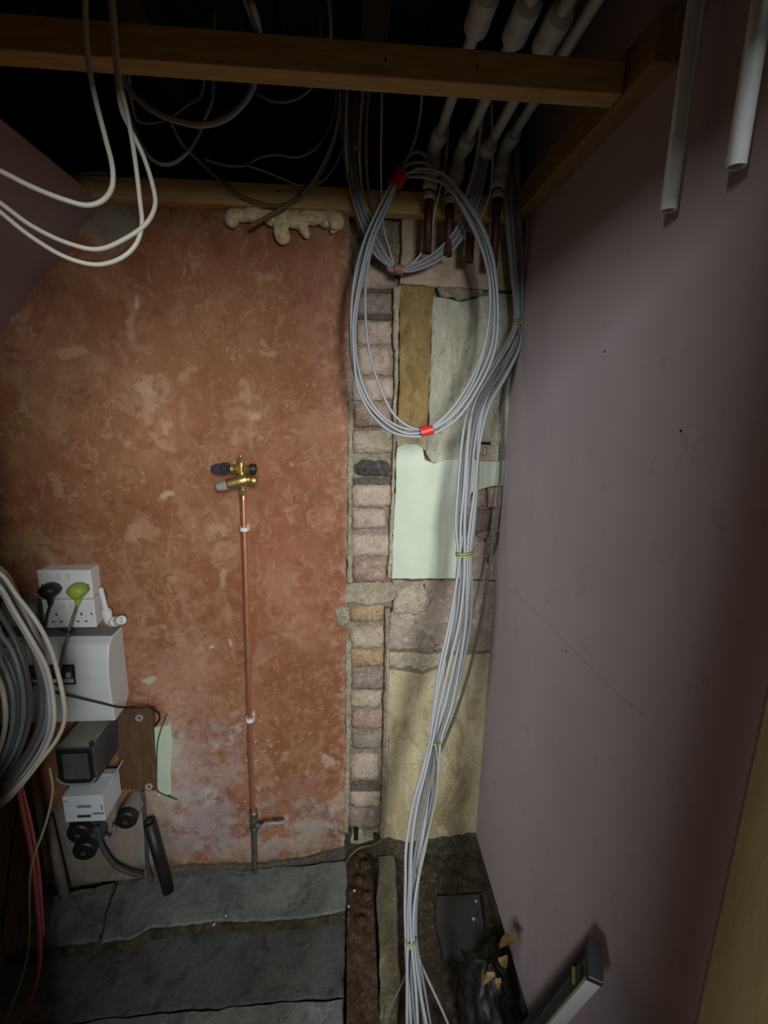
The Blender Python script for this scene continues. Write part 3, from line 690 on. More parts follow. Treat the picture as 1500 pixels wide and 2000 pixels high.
px_rod('side_nut', (484, 937), (492, 938), [(0, 9), (1, 9)], 'brass', pr, YP-0.008)
px_rod('end_cap', (490, 938), (504, 940), [(0, 10), (.3, 11.5), (.75, 10), (1, 6)], 'brass', pr, YP-0.010)
px_rod('stem', (473, 938), (471, 898), [(0, 8), (.3, 6), (.5, 7), (.7, 6), (1, 6)], 'brass', pr)
px_rod('top_nut', (471, 903), (470, 892), [(0, 6.8), (.8, 6.8), (1, 5)], 'brass', pr, hexa=True)
px_rod('tip', (470, 892), (470, 889), [(0, 2), (1, 1.5)], 'brass', pr)
px_rod('union', (450, 916), (468, 916), [(0, 8), (.1, 9.5), (.35, 9.5), (.4, 7.5), (.6, 9.5), (.85, 9.5), (1, 7)], 'brass', pr, YP-0.004)
px_rod('union', (474, 916), (489, 916), [(0, 6.5), (.3, 8), (.9, 8), (1, 9)], 'brass', pr, YP-0.004)
px_rod('black_cap', (488, 916), (501, 916), [(0, 9.5), (.6, 10), (.9, 9), (1, 7)], 'black_plastic', pr, YP-0.004)
# lever: wedge handle with a hub
lv = []
for px, hh in ((413, 5.5), (418, 7.5), (432, 10.5), (440, 11.5), (448, 10)):
    for sgn, yy in ((-1, -.008), (1, -.008), (1, .008), (-1, .008)):
        p = V3(px, 915+sgn*hh, YP-0.006); lv.append((p.x, p.y+yy, p.z))
lf = []
for i in range(4):
    for q in range(4): lf.append((i*4+q, i*4+(q+1) % 4, (i+1)*4+(q+1) % 4, (i+1)*4+q))
lf += [(3, 2, 1, 0), (16, 17, 18, 19)]
lev = mesh('lever', lv, lf, 'blue_black', pr, bevel=0.002)
p = V3(438, 915, YP-0.014); rod('lever_hub', (p.x, p.y, p.z), (p.x, p.y-0.006, p.z), [(0, .011), (.7, .010), (1, .008)], 'black_plastic', lev)
for (px, py) in ((477, 1033), (488, 1405)):
    c0 = V3(px, py, YP); cl = []
    for i in range(11):
        a = math.radians(-20-220*i/10+0); a = math.radians(200+140*i/10)
        cl.append(Vector((c0.x+math.cos(a)*0.0105, c0.y+math.sin(a)*0.0105, c0.z)))
    pts = [Vector((c0.x-0.0112, -0.012, c0.z)), Vector((c0.x-0.0118, c0.y+0.004, c0.z))]+cl+[Vector((c0.x+0.0118, c0.y+0.004, c0.z)), Vector((c0.x+0.0125, -0.014, c0.z))]
    vv = []; ff = []
    for q in pts:
        d = (Vector((q.x-c0.x, q.y-c0.y, 0)).normalized())*0.0022
        for (e, h) in ((-1, -.0055), (1, -.0055), (1, .0055), (-1, .0055)): vv.append((q.x+d.x*e, q.y+d.y*e, q.z+h))
    for i in range(len(pts)-1):
        for q in range(4): ff.append((i*4+q, i*4+(q+1) % 4, (i+1)*4+(q+1) % 4, (i+1)*4+q))
    n_ = len(vv); ff += [(3, 2, 1, 0), (n_-4, n_-3, n_-2, n_-1)]
    cp_ = mesh('pipe_clip', vv, ff, 'plastic_white', pr); cp_['label'] = 'white plastic pipe clip'
    box('clip_base', (c0.x-0.011, -0.014, c0.z-0.006), (c0.x+0.011, 0.004, c0.z+0.006), 'plastic_white', cp_)
# old stop tap near the floor
st = thing('stop_tap', 'old grey stop tap with a chrome lever low on the riser pipe', 'tap', P(498, 1625, YP))
px_rod('body', (497, 1626), (496, 1584), [(0, 7), (.1, 9), (.25, 9), (.3, 7.5), (.5, 9.5), (.7, 7.5), (.75, 9), (.95, 9), (1, 6)], 'steel', st)
px_rod('spindle', (500, 1612), (516, 1613), [(0, 6), (.5, 5), (1, 3)], 'steel_old', st, YP-0.006)
hl = [V3(512, 1618, YP-.012), V3(516, 1611, YP-.014), V3(530, 1609, YP-.016), V3(545, 1608, YP-.016), V3(558, 1606, YP-.016)]
tube('lever', hl, 0.0072, 'cap_grey', st, 5, 10, flat=0.5)

# ------------------------------------------------------------------ cables
def cable(name, label, pts, r, material, group=None, cat='cable', n=6, seg=8):
    o = tube(name, [P(a, b, y) for a, b, y in pts], r, material, None, n, seg); tag(o, label, cat, group); return o

# four heating pipes: copper tail, white collar, push-fit elbow, plastic run towards the viewer
PT = [(838, 383, 495, 850, 288, 'leftmost'), (879, 392, 501, 901, 300, 'second from the left'), (922, 396, 513, 941, 312, 'third from the left'), (972, 380, 522, 985, 292, 'rightmost')]
for i, (px, py0, py1, ex, ey, wrd) in enumerate(PT):
    yp = -0.085; top = P(px, py0, yp); bot = P(px-2 if i < 3 else px+2, py1, yp); bot.x = top.x; elb = P(ex, ey, yp)
    z_run = elb.z; root = thing('heating_pipe', f'{wrd} of four white plastic pipes ending in a dark copper tail', 'pipe', bot, 'four pipe drops by the corner')
    pipe_open('copper_tail', bot, (top.x, yp, top.z+0.02), 0.011, 0.0095, 'copper_old', root)
    rod('collar', (top.x, yp, top.z-0.008), (top.x, yp, top.z+0.008), [(0, .0125), (.2, .0145), (.8, .0145), (1, .0125)], 'pipe_white', root)
    e0 = Vector((top.x, yp, top.z+0.012)); e1 = Vector((top.x+(elb.x-top.x)*0.7, yp, z_run-0.03))
    fit = rod('push_fit_elbow', e0, e1, [(0, .014), (.1, .0185), (.3, .0185), (.34, .0165), (.6, .0165), (.64, .0195), (.9, .0195), (1, .017)], 'pipe_white', root)
    e2 = Vector((elb.x, yp-0.035, z_run))
    tube('bend', [e1-Vector((0, 0, .004)), e1+(e2-e1)*0.35+Vector((0, .012, .012)), e2], 0.0165, 'pipe_white', fit, 5, 16)
    rod('socket_collar', e2+Vector((0, .006, 0)), e2+Vector((0, -.04, 0)), [(0, .016), (.15, .019), (.8, .019), (1, .015)], 'pipe_white', fit)
    rod('plastic_pipe', e2, (elb.x, -0.93, z_run), [(0, .0108), (1, .0108)], 'pipe_white', root, 16)
    for yy in ((-0.455,) if i < 3 else ()):
        rod('coupling', (elb.x, yy, z_run), (elb.x, yy-0.09, z_run), [(0, .012), (.15, .0205), (.45, .0205), (.5, .0185), (.55, .0205), (.92, .0205), (1, .012)], 'pipe_white', root)

# two white conduits on the right wall
for px, py, px2, py2, r, wrd in ((1305, 412, 1345, 200, 0.0104, 'longer'), (1437, 327, 1470, 100, 0.0104, 'shorter')):
    b = PX(px, py, XR-0.024); t = Vector((b.x, b.y-0.0, 2.40))
    b2 = Vector((b.x, b.y, b.z))
    o = pipe_open('conduit', b2, t, r, r-0.0016, 'pipe_white')
    tag(o, ('open-ended white conduit on the mauve wall, nearer the corner and lower of the two' if wrd == 'longer' else 'open-ended white conduit on the mauve wall, farther from the corner and higher of the two'), 'conduit', 'white conduits on the right wall')

# big taped coil of grey cable hanging in front of the chase
coil = thing('cable_coil', 'large oval coil of grey cable held with bright red tape hanging before the brick chase', 'cable coil', P(832, 850, -0.14))
def ring(pts, y, r, material, parent, dy=0.0, name='strand'):
    path = [P(a, b, y+dy*math.sin(i*1.7)) for i, (a, b) in enumerate(pts)]
    q = path[-2:]+path+path[:2]; sm = catmull(q, 6); sm = sm[12:-13+1]
    sm = sm[:-1] if (sm[0]-sm[-1]).length < 1e-6 else sm
    v, f = tubevf(sm, r, 8, False, True); return mesh(name, v, f, material, parent, smooth=True)
ring([(776, 352), (745, 410), (715, 480), (694, 560), (684, 640), (688, 710), (706, 770), (735, 815), (775, 842), (832, 845), (880, 815), (925, 752), (955, 680), (970, 600), (966, 520), (948, 455), (915, 395), (870, 345), (825, 335), (795, 338)], -0.150, 0.0036, 'cable_grey', coil, 0.004)
ring([(780, 356), (752, 415), (724, 480), (704, 560), (694, 640), (698, 710), (714, 765), (742, 808), (784, 835), (832, 838), (874, 808), (916, 748), (944, 680), (957, 600), (955, 530), (936, 460), (905, 405), (862, 356), (820, 345), (795, 346)], -0.158, 0.0036, 'cable_grey', coil, 0.004)
ring([(772, 348), (740, 405), (708, 480), (690, 560), (686, 650), (694, 725), (715, 782), (750, 822), (792, 846), (834, 842), (884, 812), (930, 748), (960, 675), (966, 600), (958, 520), (938, 452), (905, 390), (865, 340), (830, 318), (795, 322)], -0.165, 0.0036, 'cable_grey', coil, 0.003)
ring([(784, 344), (752, 400), (724, 462), (704, 540), (690, 630), (692, 700), (700, 760), (728, 812), (770, 846), (832, 851), (888, 822), (934, 758), (966, 684), (972, 600), (962, 510), (940, 445), (900, 380), (880, 350), (850, 332), (812, 330)], -0.172, 0.0036, 'cable_grey', coil, 0.003)
tube('strand', [P(*q) for q in ((776, 350, -.16), (790, 318, -.16), (806, 298, -.16), (826, 300, -.16), (838, 318, -.16), (852, 332, -.16), (880, 370, -.165), (910, 420, -.165), (945, 500, -.16), (957, 580, -.16), (950, 660, -.155), (925, 745, -.155), (880, 812, -.16), (834, 842, -.165))], 0.0036, 'cable_grey', coil)
tube('strand', [P(*q) for q in ((778, 352, -.15), (748, 420, -.15), (727, 480, -.15), (715, 550, -.15), (714, 620, -.15), (722, 690, -.15), (740, 750, -.15), (768, 808, -.155), (800, 834, -.158), (832, 842, -.16))], 0.0034, 'cable_grey', coil)
tube('strand', [P(*q) for q in ((776, 350, -.155), (792, 316, -.155), (808, 280, -.16), (818, 240, -.17), (824, 190, -.2), (826, 130, -.25))], 0.0036, 'cable_grey', coil)
def tape(px, py, y, dpx, dpy, wpx, hpx, material, parent):
    c_ = P(px, py, y); a = (P(px+dpx, py+dpy, y)-P(px-dpx, py-dpy, y)).normalized(); s = 1.25/950
    nrm = Vector((0, -1, 0)); b = a.cross(nrm).normalized(); v = []; f = []; sg = 14
    for t in (-1, -0.6, 0, 0.6, 1):
        for k_ in range(sg):
            th = 2*math.pi*k_/sg; rr = 1+0.06*math.sin(3*th+t)
            v.append(c_+a*(t*hpx*s)+b*(math.cos(th)*wpx*s*rr)+nrm*(math.sin(th)*0.019*rr))
    for i in range(4):
        for k_ in range(sg): f.append((i*sg+k_, i*sg+(k_+1) % sg, (i+1)*sg+(k_+1) % sg, (i+1)*sg+k_))
    return mesh('tape', v, f, material, parent, smooth=True)
t1 = tape(776, 351, -.16, -12, 20, 13, 13, 'tape_red', coil); t2 = tape(833, 842, -.163, 20, -4, 10, 12, 'tape_red', coil)

# smaller coil behind it with faded tape
c2 = thing('cable_coil', 'slack loop of grey cable with faded pink tape, behind the large coil', 'cable coil', P(780, 528, -0.06))
for i in range(5):
    d = i*5-10
    tube('strand', [P(*q) for q in ((676+d*1.2, 180, -.12), (682+d, 300, -.09), (700+d*.8, 400, -.075), (722+d, 455, -.07), (745+d, 500, -.068), (778+d*.4, 526+d*.3, -.066), (830+d*.5, 514+d*.6, -.072), (880+d*.8, 478+d*.6, -.09), (910+d, 430, -.105), (930+d*.8, 380, -.12), (945+d*.8, 300, -.13), (950+d*1.5, 190, -.15))], 0.0033, 'cable_mid' if i % 2 else 'cable_grey', c2)
tube('strand', [P(*q) for q in ((748, 440, -.062), (758, 480, -.062), (778, 525, -.064), (815, 505, -.07), (840, 455, -.08), (852, 400, -.1), (868, 330, -.12), (880, 200, -.15))], 0.0028, 'cable_white', c2)
tape(779, 527, -.066, 10, 3, 9, 9, 'tape_faded', c2); 

# main bundle of grey cables from the ceiling to the floor
BC = [(992, 150, 34, -.062), (996, 250, 33, -.060), (1000, 340, 32, -.058), (1004, 430, 30, -.057), (1010, 530, 24, -.055), (1013, 630, 15, -.05), (1003, 672, 26, -.065), (968, 735, 40, -.085), (937, 790, 40, -.105), (922, 860, 38, -.13), (915, 950, 40, -.16), (908, 1030, 36, -.185), (907, 1082, 27, -.20), (904, 1150, 36, -.22), (897, 1220, 42, -.24), (881, 1300, 44, -.265), (865, 1380, 36, -.285), (850, 1448, 20, -.30), (842, 1500, 30, -.315), (825, 1580, 40, -.34), (812, 1660, 38, -.37), (806, 1720, 28, -.395), (802, 1780, 22, -.42), (803, 1835, 21, -.445), (806, 1880, 30, -.47), (812, 1940, 38, -.505), (818, 2000, 46, -.545), (824, 2070, 56, -.60)]
bd = thing('cable_bundle', 'thick bundle of grey cables tied with green and yellow wire, running from ceiling to floor', 'cable bundle', P(812, 1940, -.36))
NS = 9
for i in range(NS):
    ph = i*2.4; pts = []
    for j, (a, b, w_, y) in enumerate(BC):
        u = ((i/(NS-1))*2-1)*0.5
        if j > 5: u += 0.16*math.sin(ph+j*0.55)
        u = max(-0.5, min(0.5, u))
        yy = y-(0.008 if j > 4 else 0.0035)*math.cos(u*math.pi)*(1 if i % 2 else -0.8)
        pts.append(P(a+u*w_, b+((i % 3)-1)*3, yy))
    last = pts[-1]; pts.append(Vector((last.x+(i-4)*0.004, last.y-0.04, 0.085+0.008*(i % 2)))); pts.append(Vector((last.x+(i-4)*0.012, last.y-0.20, 0.058+0.008*(i % 2))))
    tube('strand', pts, 0.0041, ('cable_grey', 'cable_grey', 'cable_mid')[i % 3], bd, 5, 8)
def wiretie(px, py, y, wpx, turns, parent, mats=('wire_yellow', 'wire_green'), r=0.0016, tails=False):
    c_ = P(px, py, y); s = (1.40+y)/950*1.0
    for mi, mm in enumerate(mats):
        pts = []
        for q in range(int(turns*12)+1):
            th = 2*math.pi*q/12
            pts.append(c_+Vector((math.cos(th)*wpx*s, math.sin(th)*0.016, (q/12-turns/2)*0.0065+mi*0.003)))
        tube('wire_tie', pts, r, mm, parent, 1, 6, interp=False)
    if tails:
        for q in range(4):
            d = Vector((random.uniform(-1, 1)*.012, -.016, random.uniform(-1, 1)*.012)); tube('wire_end', [c_+Vector((0, -.014, 0)), c_+d*0.6+Vector((0, -.01, 0)), c_+d], r, mats[0], parent, 3, 5)
wiretie(1013, 631, -.05, 10, 2, bd, ('wire_yellow', 'wire_green'), 0.0013, True)
wiretie(906, 1082, -.20, 17, 2.5, bd)
wiretie(850, 1449, -.30, 13, 1.5, bd, ('wire_green', 'wire_yellow'), 0.0012, True)
wiretie(802, 1838, -.446, 13, 3, bd, ('wire_yellow', 'cable_olive'), 0.0016)
cable('cable', 'dark grey cable running alone down the right of the grey bundle beside the mauve wall', [(1016, 560, -.03), (1012, 650, -.03), (998, 710, -.02), (984, 770, -.02), (980, 860, -.025), (974, 960, -.035), (962, 1060, -.05), (945, 1180, -.09), (922, 1290, -.14), (895, 1380, -.2), (868, 1450, -.26), (846, 1500, -.29), (836, 1580, -.32)], 0.0042, 'cable_dark')
cable('cable', 'thin pale wire bowing out from the grey bundle just above the floor', [(850, 1450, -.315), (855, 1495, -.33), (853, 1550, -.345), (843, 1600, -.36), (829, 1650, -.375), (816, 1710, -.40)], 0.0020, 'cable_earth')
cable('cable', 'stray grey cable leaving the foot of the bundle down to the right', [(808, 1840, -.455), (816, 1868, -.465), (838, 1918, -.48), (860, 1965, -.50), (882, 2015, -.52)], 0.0034, 'cable_grey')
cable('cable', 'stray thin cable leaving the foot of the bundle down to the left', [(800, 1880, -.46), (786, 1920, -.465), (768, 1955, -.475), (752, 2005, -.49)], 0.0022, 'cable_mid')
cable('cable', 'short thin pale cable curling from the foot of the brick chase to the floor', [(745, 1640, -.01), (728, 1650, -.02), (704, 1656, -.03), (684, 1672, -.04), (671, 1696, -.045), (668, 1722, -.05)], 0.0026, 'cable_olive')

# cables in the ceiling void, each one on its own
mid = 'cable_mid'
CB = [
 ('white cable hanging over the front batten, upper of the three loops at the top left', [(166, -30, -.60), (168, 60, -.595), (174, 130, -.59), (188, 200, -.58), (206, 270, -.57), (220, 330, -.57), (218, 368, -.57), (200, 392, -.575), (170, 401, -.58), (125, 390, -.59), (60, 364, -.60), (0, 334, -.61), (-80, 300, -.62), (-220, 300, -.60), (-420, 420, -.56)], .0038, 'cable_white'),
 ('white cable at the top left in the lowest of the three loops, crossing the plaster', [(218, -30, -.59), (226, 80, -.585), (234, 160, -.58), (248, 220, -.57), (262, 300, -.56), (273, 390, -.55), (277, 440, -.55), (265, 478, -.55), (235, 505, -.555), (188, 517, -.56), (130, 503, -.57), (60, 462, -.58), (0, 414, -.59), (-80, 350, -.60), (-220, 330, -.58), (-420, 460, -.55)], .0036, 'cable_white'),
 ('white cable at the top left forming the middle loop, swinging furthest right', [(214, -30, -.58), (222, 80, -.575), (230, 160, -.57), (238, 215, -.565), (256, 255, -.56), (280, 305, -.55), (300, 370, -.545), (303, 400, -.545), (288, 434, -.55), (245, 466, -.555), (190, 487, -.56), (130, 474, -.57), (60, 440, -.58), (0, 396, -.59), (-80, 340, -.60), (-220, 316, -.58), (-420, 440, -.54)], .0036, 'cable_white'),
 ('grey cable sagging in a wide arc below the front batten left of centre', [(232, 120, -.42), (246, 165, -.42), (272, 195, -.42), (310, 222, -.42), (360, 240, -.42), (400, 244, -.42), (440, 232, -.42), (470, 208, -.42), (490, 180, -.42), (502, 140, -.43), (506, 60, -.45), (490, 0, -.5)], .0052, 'cable_grey'),
 ('thin grey cable hanging in a deep loop just right of the white loops', [(228, 20, -.36), (231, 110, -.36), (240, 190, -.36), (262, 250, -.35), (285, 298, -.34), (310, 319, -.34), (335, 320, -.34), (362, 302, -.34), (385, 268, -.34), (402, 225, -.35), (414, 195, -.36), (416, 120, -.37), (418, 20, -.38)], .0036, mid),
 ('dim grey cable drooping in the dark gap left of centre, above the deep loop', [(250, 130, -.30), (258, 205, -.2), (270, 236, -.15), (300, 240, -.14), (335, 228, -.13), (365, 205, -.13), (390, 190, -.15), (400, 120, -.25), (402, 60, -.30)], .0034, mid),
 ('thin dim cable making a shallow sag under the middle of the front batten', [(470, 20, -.30), (480, 110, -.30), (494, 170, -.30), (515, 190, -.30), (545, 199, -.30), (575, 194, -.30), (606, 172, -.31), (620, 120, -.34), (628, 20, -.36)], .003, mid),
 ('dark olive cable sagging across the face of the wall batten above the foam', [(330, 230, -.16), (355, 280, -.12), (395, 320, -.08), (430, 352, -.065), (465, 380, -.062), (505, 396, -.062), (545, 402, -.062), (585, 386, -.065), (610, 362, -.07), (640, 310, -.08), (660, 250, -.1), (672, 180, -.12)], .0044, 'cable_olive'),
 ('short olive cable end poking down over the foam from the wall batten', [(628, 352, -.040), (610, 358, -.048), (590, 376, -.06), (566, 396, -.068), (545, 410, -.073), (520, 424, -.072), (488, 442, -.068)], .0045, 'cable_olive'),
 ('thin grey cable curving from the dark gap down behind the wall batten', [(480, 322, -.16), (520, 335, -.13), (560, 352, -.1), (590, 362, -.085), (625, 356, -.085), (650, 330, -.09), (668, 290, -.1), (676, 200, -.12)], .0030, mid),
 ('grey cable arching from the void centre to the cluster above the chase', [(400, 310, -.17), (440, 322, -.16), (480, 322, -.15), (505, 308, -.15), (540, 302, -.15), (580, 306, -.15), (615, 290, -.14), (640, 255, -.13), (654, 215, -.13), (658, 160, -.14)], .0033, mid),
 ('grey cable dropping from the batten to the foam end, left of the chase cluster', [(664, 160, -.20), (662, 220, -.18), (650, 275, -.15), (630, 320, -.12), (610, 355, -.09), (588, 380, -.08)], .0036, mid),
 ('straight grey cable falling past the wall batten at the left edge of the chase', [(678, 150, -.20), (676, 230, -.17), (676, 290, -.13), (682, 350, -.07), (692, 410, -.055), (704, 450, -.03)], .0034, 'cable_grey'),
 ('straight grey cable falling past the batten over the middle of the chase', [(712, 150, -.20), (704, 240, -.17), (702, 300, -.14), (706, 360, -.08), (714, 430, -.06), (728, 470, -.055), (760, 512, -.055)], .0034, 'cable_grey'),
 ('grey cable paired with its neighbour, dropping behind the coil to the faded tape', [(722, 150, -.2), (716, 240, -.17), (715, 300, -.14), (720, 370, -.08), (735, 440, -.06), (752, 490, -.058), (772, 520, -.058)], .0034, mid),
 ('thin pale cable hanging straight down just left of the red-taped coil top', [(747, 150, -.2), (745, 240, -.17), (744, 320, -.12), (745, 380, -.06), (748, 430, -.05), (756, 480, -.045), (768, 518, -.045)], .0026, 'cable_white'),
 ('grey cable hanging between the first and second copper tails', [(880, 160, -.26), (876, 230, -.2), (873, 300, -.16), (868, 345, -.14)], .003, mid),
 ('grey cable dropping past the third plastic pipe into the back of the coil', [(944, 170, -.26), (938, 260, -.2), (926, 330, -.17), (914, 370, -.15), (900, 420, -.12)], .0046, 'cable_grey'),
 ('pale cable looping down past the rightmost copper tail to the coil', [(960, 180, -.24), (962, 270, -.2), (962, 330, -.16), (955, 385, -.13), (938, 425, -.12), (915, 452, -.11)], .0030, 'cable_grey'),
 ('dark cable pressed into the corner behind the grey bundle', [(1022, 260, -.03), (1024, 380, -.028), (1022, 480, -.025), (1019, 560, -.022), (1016, 640, -.02)], .0045, 'cable_dark'),
 ('dim cable hanging above the front batten at the top centre', [(640, -20, -.6), (646, 40, -.55), (646, 90, -.5), (650, 140, -.45)], .003, mid),
 ('dim cable slanting above the front batten left of the top centre', [(470, -20, -.62), (492, 40, -.58), (504, 70, -.55), (508, 110, -.5)], .003, mid),
]
for lb, pts, r, m_ in CB: cable('cable', lb, pts, r, m_, None)
o = tube('cable_sleeve', [P(*q) for q in ((694, 190, -.15), (696, 240, -.15), (695, 290, -.15))], 0.0085, 'cable_olive', None, 4, 12); tag(o, 'pale olive sleeve hanging among the cables above the chase', 'sleeve')

# ------------------------------------------------------------------ electrics on the left
cu = thing('consumer_unit', 'white consumer unit with a switch window, below the double sockets', 'fuse box', (-0.85, -0.05, 0.70))
xs0, xs1 = -0.995, -0.672; zt, zb = 0.950, 0.700
prof = [(0.0, zt), (-0.060, zt), (-0.086, zt-0.012), (-0.100, zt-0.05), (-0.108, zt-0.10), (-0.108, zt-0.14), (-0.102, zb+0.02), (-0.098, zb), (-0.03, zb), (0.0, zb+0.03)]
v = [(xs0, y, z) for y, z in prof]+[(xs1, y, z) for y, z in prof]; n = len(prof)
f = [tuple(range(n)), tuple(range(2*n-1, n-1, -1))]+[(i, n+i, n+(i+1) % n, (i+1) % n) for i in range(n)]
mesh('housing', v, f, 'plastic_cu', cu, bevel=0.004)
box('dust_top', (xs0+0.004, -0.060, zt), (xs1-0.004, -0.002, zt+0.0012), 'plastic_dusty', cu)
a = P(55, 1300, -.108); b = P(149, 1336, -.108)
wf = thing('x', 'x', 'x', (0, 0, 0)); bpy.data.objects.remove(wf)
def frame(name, x0, x1, z0_, z1_, y, w_, t, m_, parent):
    vs = []; fs = []
    for lo, hi in (((x0, y-t, z0_), (x1, y+.004, z0_+w_)), ((x0, y-t, z1_-w_), (x1, y+.004, z1_)), ((x0, y-t, z0_+w_), (x0+w_, y+.004, z1_-w_)), ((x1-w_, y-t, z0_+w_), (x1, y+.004, z1_-w_))):
        q, g = boxvf(lo, hi); o_ = len(vs); vs += q; fs += [tuple(i+o_ for i in h) for h in g]
    return mesh(name, vs, fs, m_, parent, bevel=0.0015)
wn = frame('switch_window', a.x, b.x, b.z, a.z, -.108, .0045, .003, 'black_plastic', cu)
box('window_panel', (a.x+.004, -.1086, b.z+.004), (b.x-.004, -.106, a.z-.004), 'meter_grey', wn)
zm = (a.z+b.z)/2
box('blank_strip', (a.x+.005, -.1095, b.z+.005), (b.x-.005, -.1070, b.z+.017), 'plastic_white', wn)
for i in range(5):
    xx = a.x+0.012+i*0.022; box('breaker_toggle', (xx, -.114, zm-.006), (xx+.010, -.108, zm+.008), 'black_plastic' if i != 4 else 'plastic_white', wn)
lb = P(2, 1256, -.104); lb2 = P(47, 1292, -.107)
ll = box('warning_label', (lb.x, -.1075, lb2.z), (lb2.x, -.1005, lb.z), 'plastic_white', cu)
tri = [P(30, 1291, -.108), P(47, 1291, -.108), P(44, 1260, -.108)]
mesh('yellow_triangle', [(q.x, -.1082, q.z) for q in tri]+[(q.x, -.1076, q.z) for q in tri], [(0, 1, 2), (3, 5, 4), (0, 3, 4, 1), (1, 4, 5, 2), (2, 5, 3, 0)], 'label_yellow', ll)
q0 = P(4, 1260, -.108); q1 = P(28, 1264, -.108); box('print_line', (q0.x, -.1080, q1.z), (q1.x, -.1074, q0.z), 'print_dark', ll)
q0 = P(0, 1275, -.108); q1 = P(26, 1290, -.108); box('yellow_panel', (q0.x, -.1080, q1.z), (q1.x, -.1074, q0.z), 'label_yellow', ll)

# two double sockets
def socket(z_lo, lbl):
    r = thing('double_socket', lbl, 'socket', (-0.79, 0, z_lo), 'double sockets on the red wall')
    x0, x1 = -0.864, -0.720
    box('back_box', (x0+.002, -0.040, z_lo+.001), (x1-.002, 0.004, z_lo+.085), 'plastic_white', r, .003)
    fp = box('face_plate', (x0, -0.050, z_lo), (x1, -0.040, z_lo+.086), 'plastic_white', r, .003)
    for gx in (x0+.038, x1-.038):
        for dx_, dz_, w_, h_ in ((0, .036, .004, .008), (-.011, .014, .0065, .004), (.011, .014, .0065, .004)):
            box('pin_hole', (gx+dx_-w_/2, -.0506, z_lo+dz_-h_/2+.006), (gx+dx_+w_/2, -.0480, z_lo+dz_+h_/2+.006), 'hole', fp)
        box('rocker_switch', (gx-.007+(.022 if gx < -.79 else -.022), -.0535, z_lo+.060), (gx+.007+(.022 if gx < -.79 else -.022), -.049, z_lo+.078), 'plastic_cu', fp, .001)
    for sx in (x0+.010, x1-.010):
        rod('screw_cap', (sx, -.0508, z_lo+.043), (sx, -.049, z_lo+.043), [(0, .0028), (1, .0028)], 'steel', fp, 10)
    return r
socket(1.060, 'upper white double socket with a black and a green plug in it')
socket(0.972, 'lower white double socket with nothing plugged in, on top of the fuse box')
def plug(px, py, m_, lbl, pts, rr):
    p = P(px, py, -.07); r = thing('mains_plug', lbl, 'plug', (p.x, -.052, p.z-.02), 'plugs in the upper socket')
    # rounded plug body: D outline, domed
    prof = []; n_ = 22
    vs = []; fs = []
    for (yy, s) in ((-.051, 1.0), (-.068, 1.0), (-.080, .9), (-.087, .68), (-.089, .3)):
        for i in range(n_):
            a_ = 2*math.pi*i/n_; cx = math.cos(a_)*.0265; cz = math.sin(a_)*(.021 if math.sin(a_) > 0 else .0235)
            if math.sin(a_) < 0: cx *= 1-.35*abs(math.sin(a_))
            vs.append((p.x+cx*s, yy, p.z+cz*s))
    for i in range(4):
        for k_ in range(n_): fs.append((i*n_+k_, i*n_+(k_+1) % n_, (i+1)*n_+(k_+1) % n_, (i+1)*n_+k_))
    fs += [tuple(range(n_)), tuple(range(5*n_-1, 4*n_-1, -1))]
    mesh('plug_body', vs, fs, m_, r, smooth=True)
    g0 = Vector((p.x, -.066, p.z-.018)); rod('strain_relief', g0, g0+Vector((pts[0][0], -.004, -.026)), [(0, .0095), (.5, .0075), (1, .0045)], m_, r, 14)
    st_ = g0+Vector((pts[0][0], -.004, -.024))
    tube('flex', [st_]+[P(*q) for q in pts[1:]], rr, m_ if m_ != 'plug_green' else 'cable_mid', r, 6, 8)
plug(95, 1155, 'black_plastic', 'black mains plug in the left of the upper socket', [(-.002,), (92, 1200, -.075), (86, 1228, -.085), (80, 1200, -.09), (76, 1170, -.085)], .0036)
plug(150, 1155, 'plug_green', 'lime green mains plug in the right of the upper socket', [(-.004,), (144, 1200, -.09), (136, 1226, -.105), (126, 1262, -.122), (118, 1300, -.128), (112, 1340, -.13)], .0038)
c0 = P(133, 1231, -.112); o = tube('cable_clamp', [c0+Vector((-.018, .0, .006)), c0+Vector((-.004, -.006, .001)), c0+Vector((.01, -.004, -.004)), c0+Vector((.013, .004, -.003))], .0032, 'cable_black', None, 4, 8); tag(o, 'small black twist of tie wrapped round the green plug flex', 'cable tie')

# white elbow fitting standing on the consumer unit
ef = thing('elbow_fitting', 'white plastic elbow fitting with a pipe stub leaning on the fuse box beside the sockets', 'pipe fitting', P(222, 1216, -.04))
ye = -.045
rod('pipe_stub', P(196, 1148, ye), P(208, 1196, ye), [(0, .0074), (1, .0074)], 'plastic_white', ef)
rod('collar', P(205, 1189, ye), P(211, 1206, ye), [(0, .009), (.2, .0145), (.6, .015), (1, .012)], 'plastic_white', ef)
tube('bend', [P(209, 1202, ye), P(213, 1213, ye), P(222, 1217, ye)], .0118, 'plastic_white', ef, 5, 14)
rod('socket_collar', P(216, 1216, ye), P(232, 1212, ye-.012), [(0, .012), (.15, .0145), (.6, .0145), (.65, .0125), (1, .0125)], 'plastic_white', ef)
pipe_open('nozzle', P(230, 1212, ye-.010), P(239, 1211, ye-.020), .0125, .0085, 'plastic_white', ef)

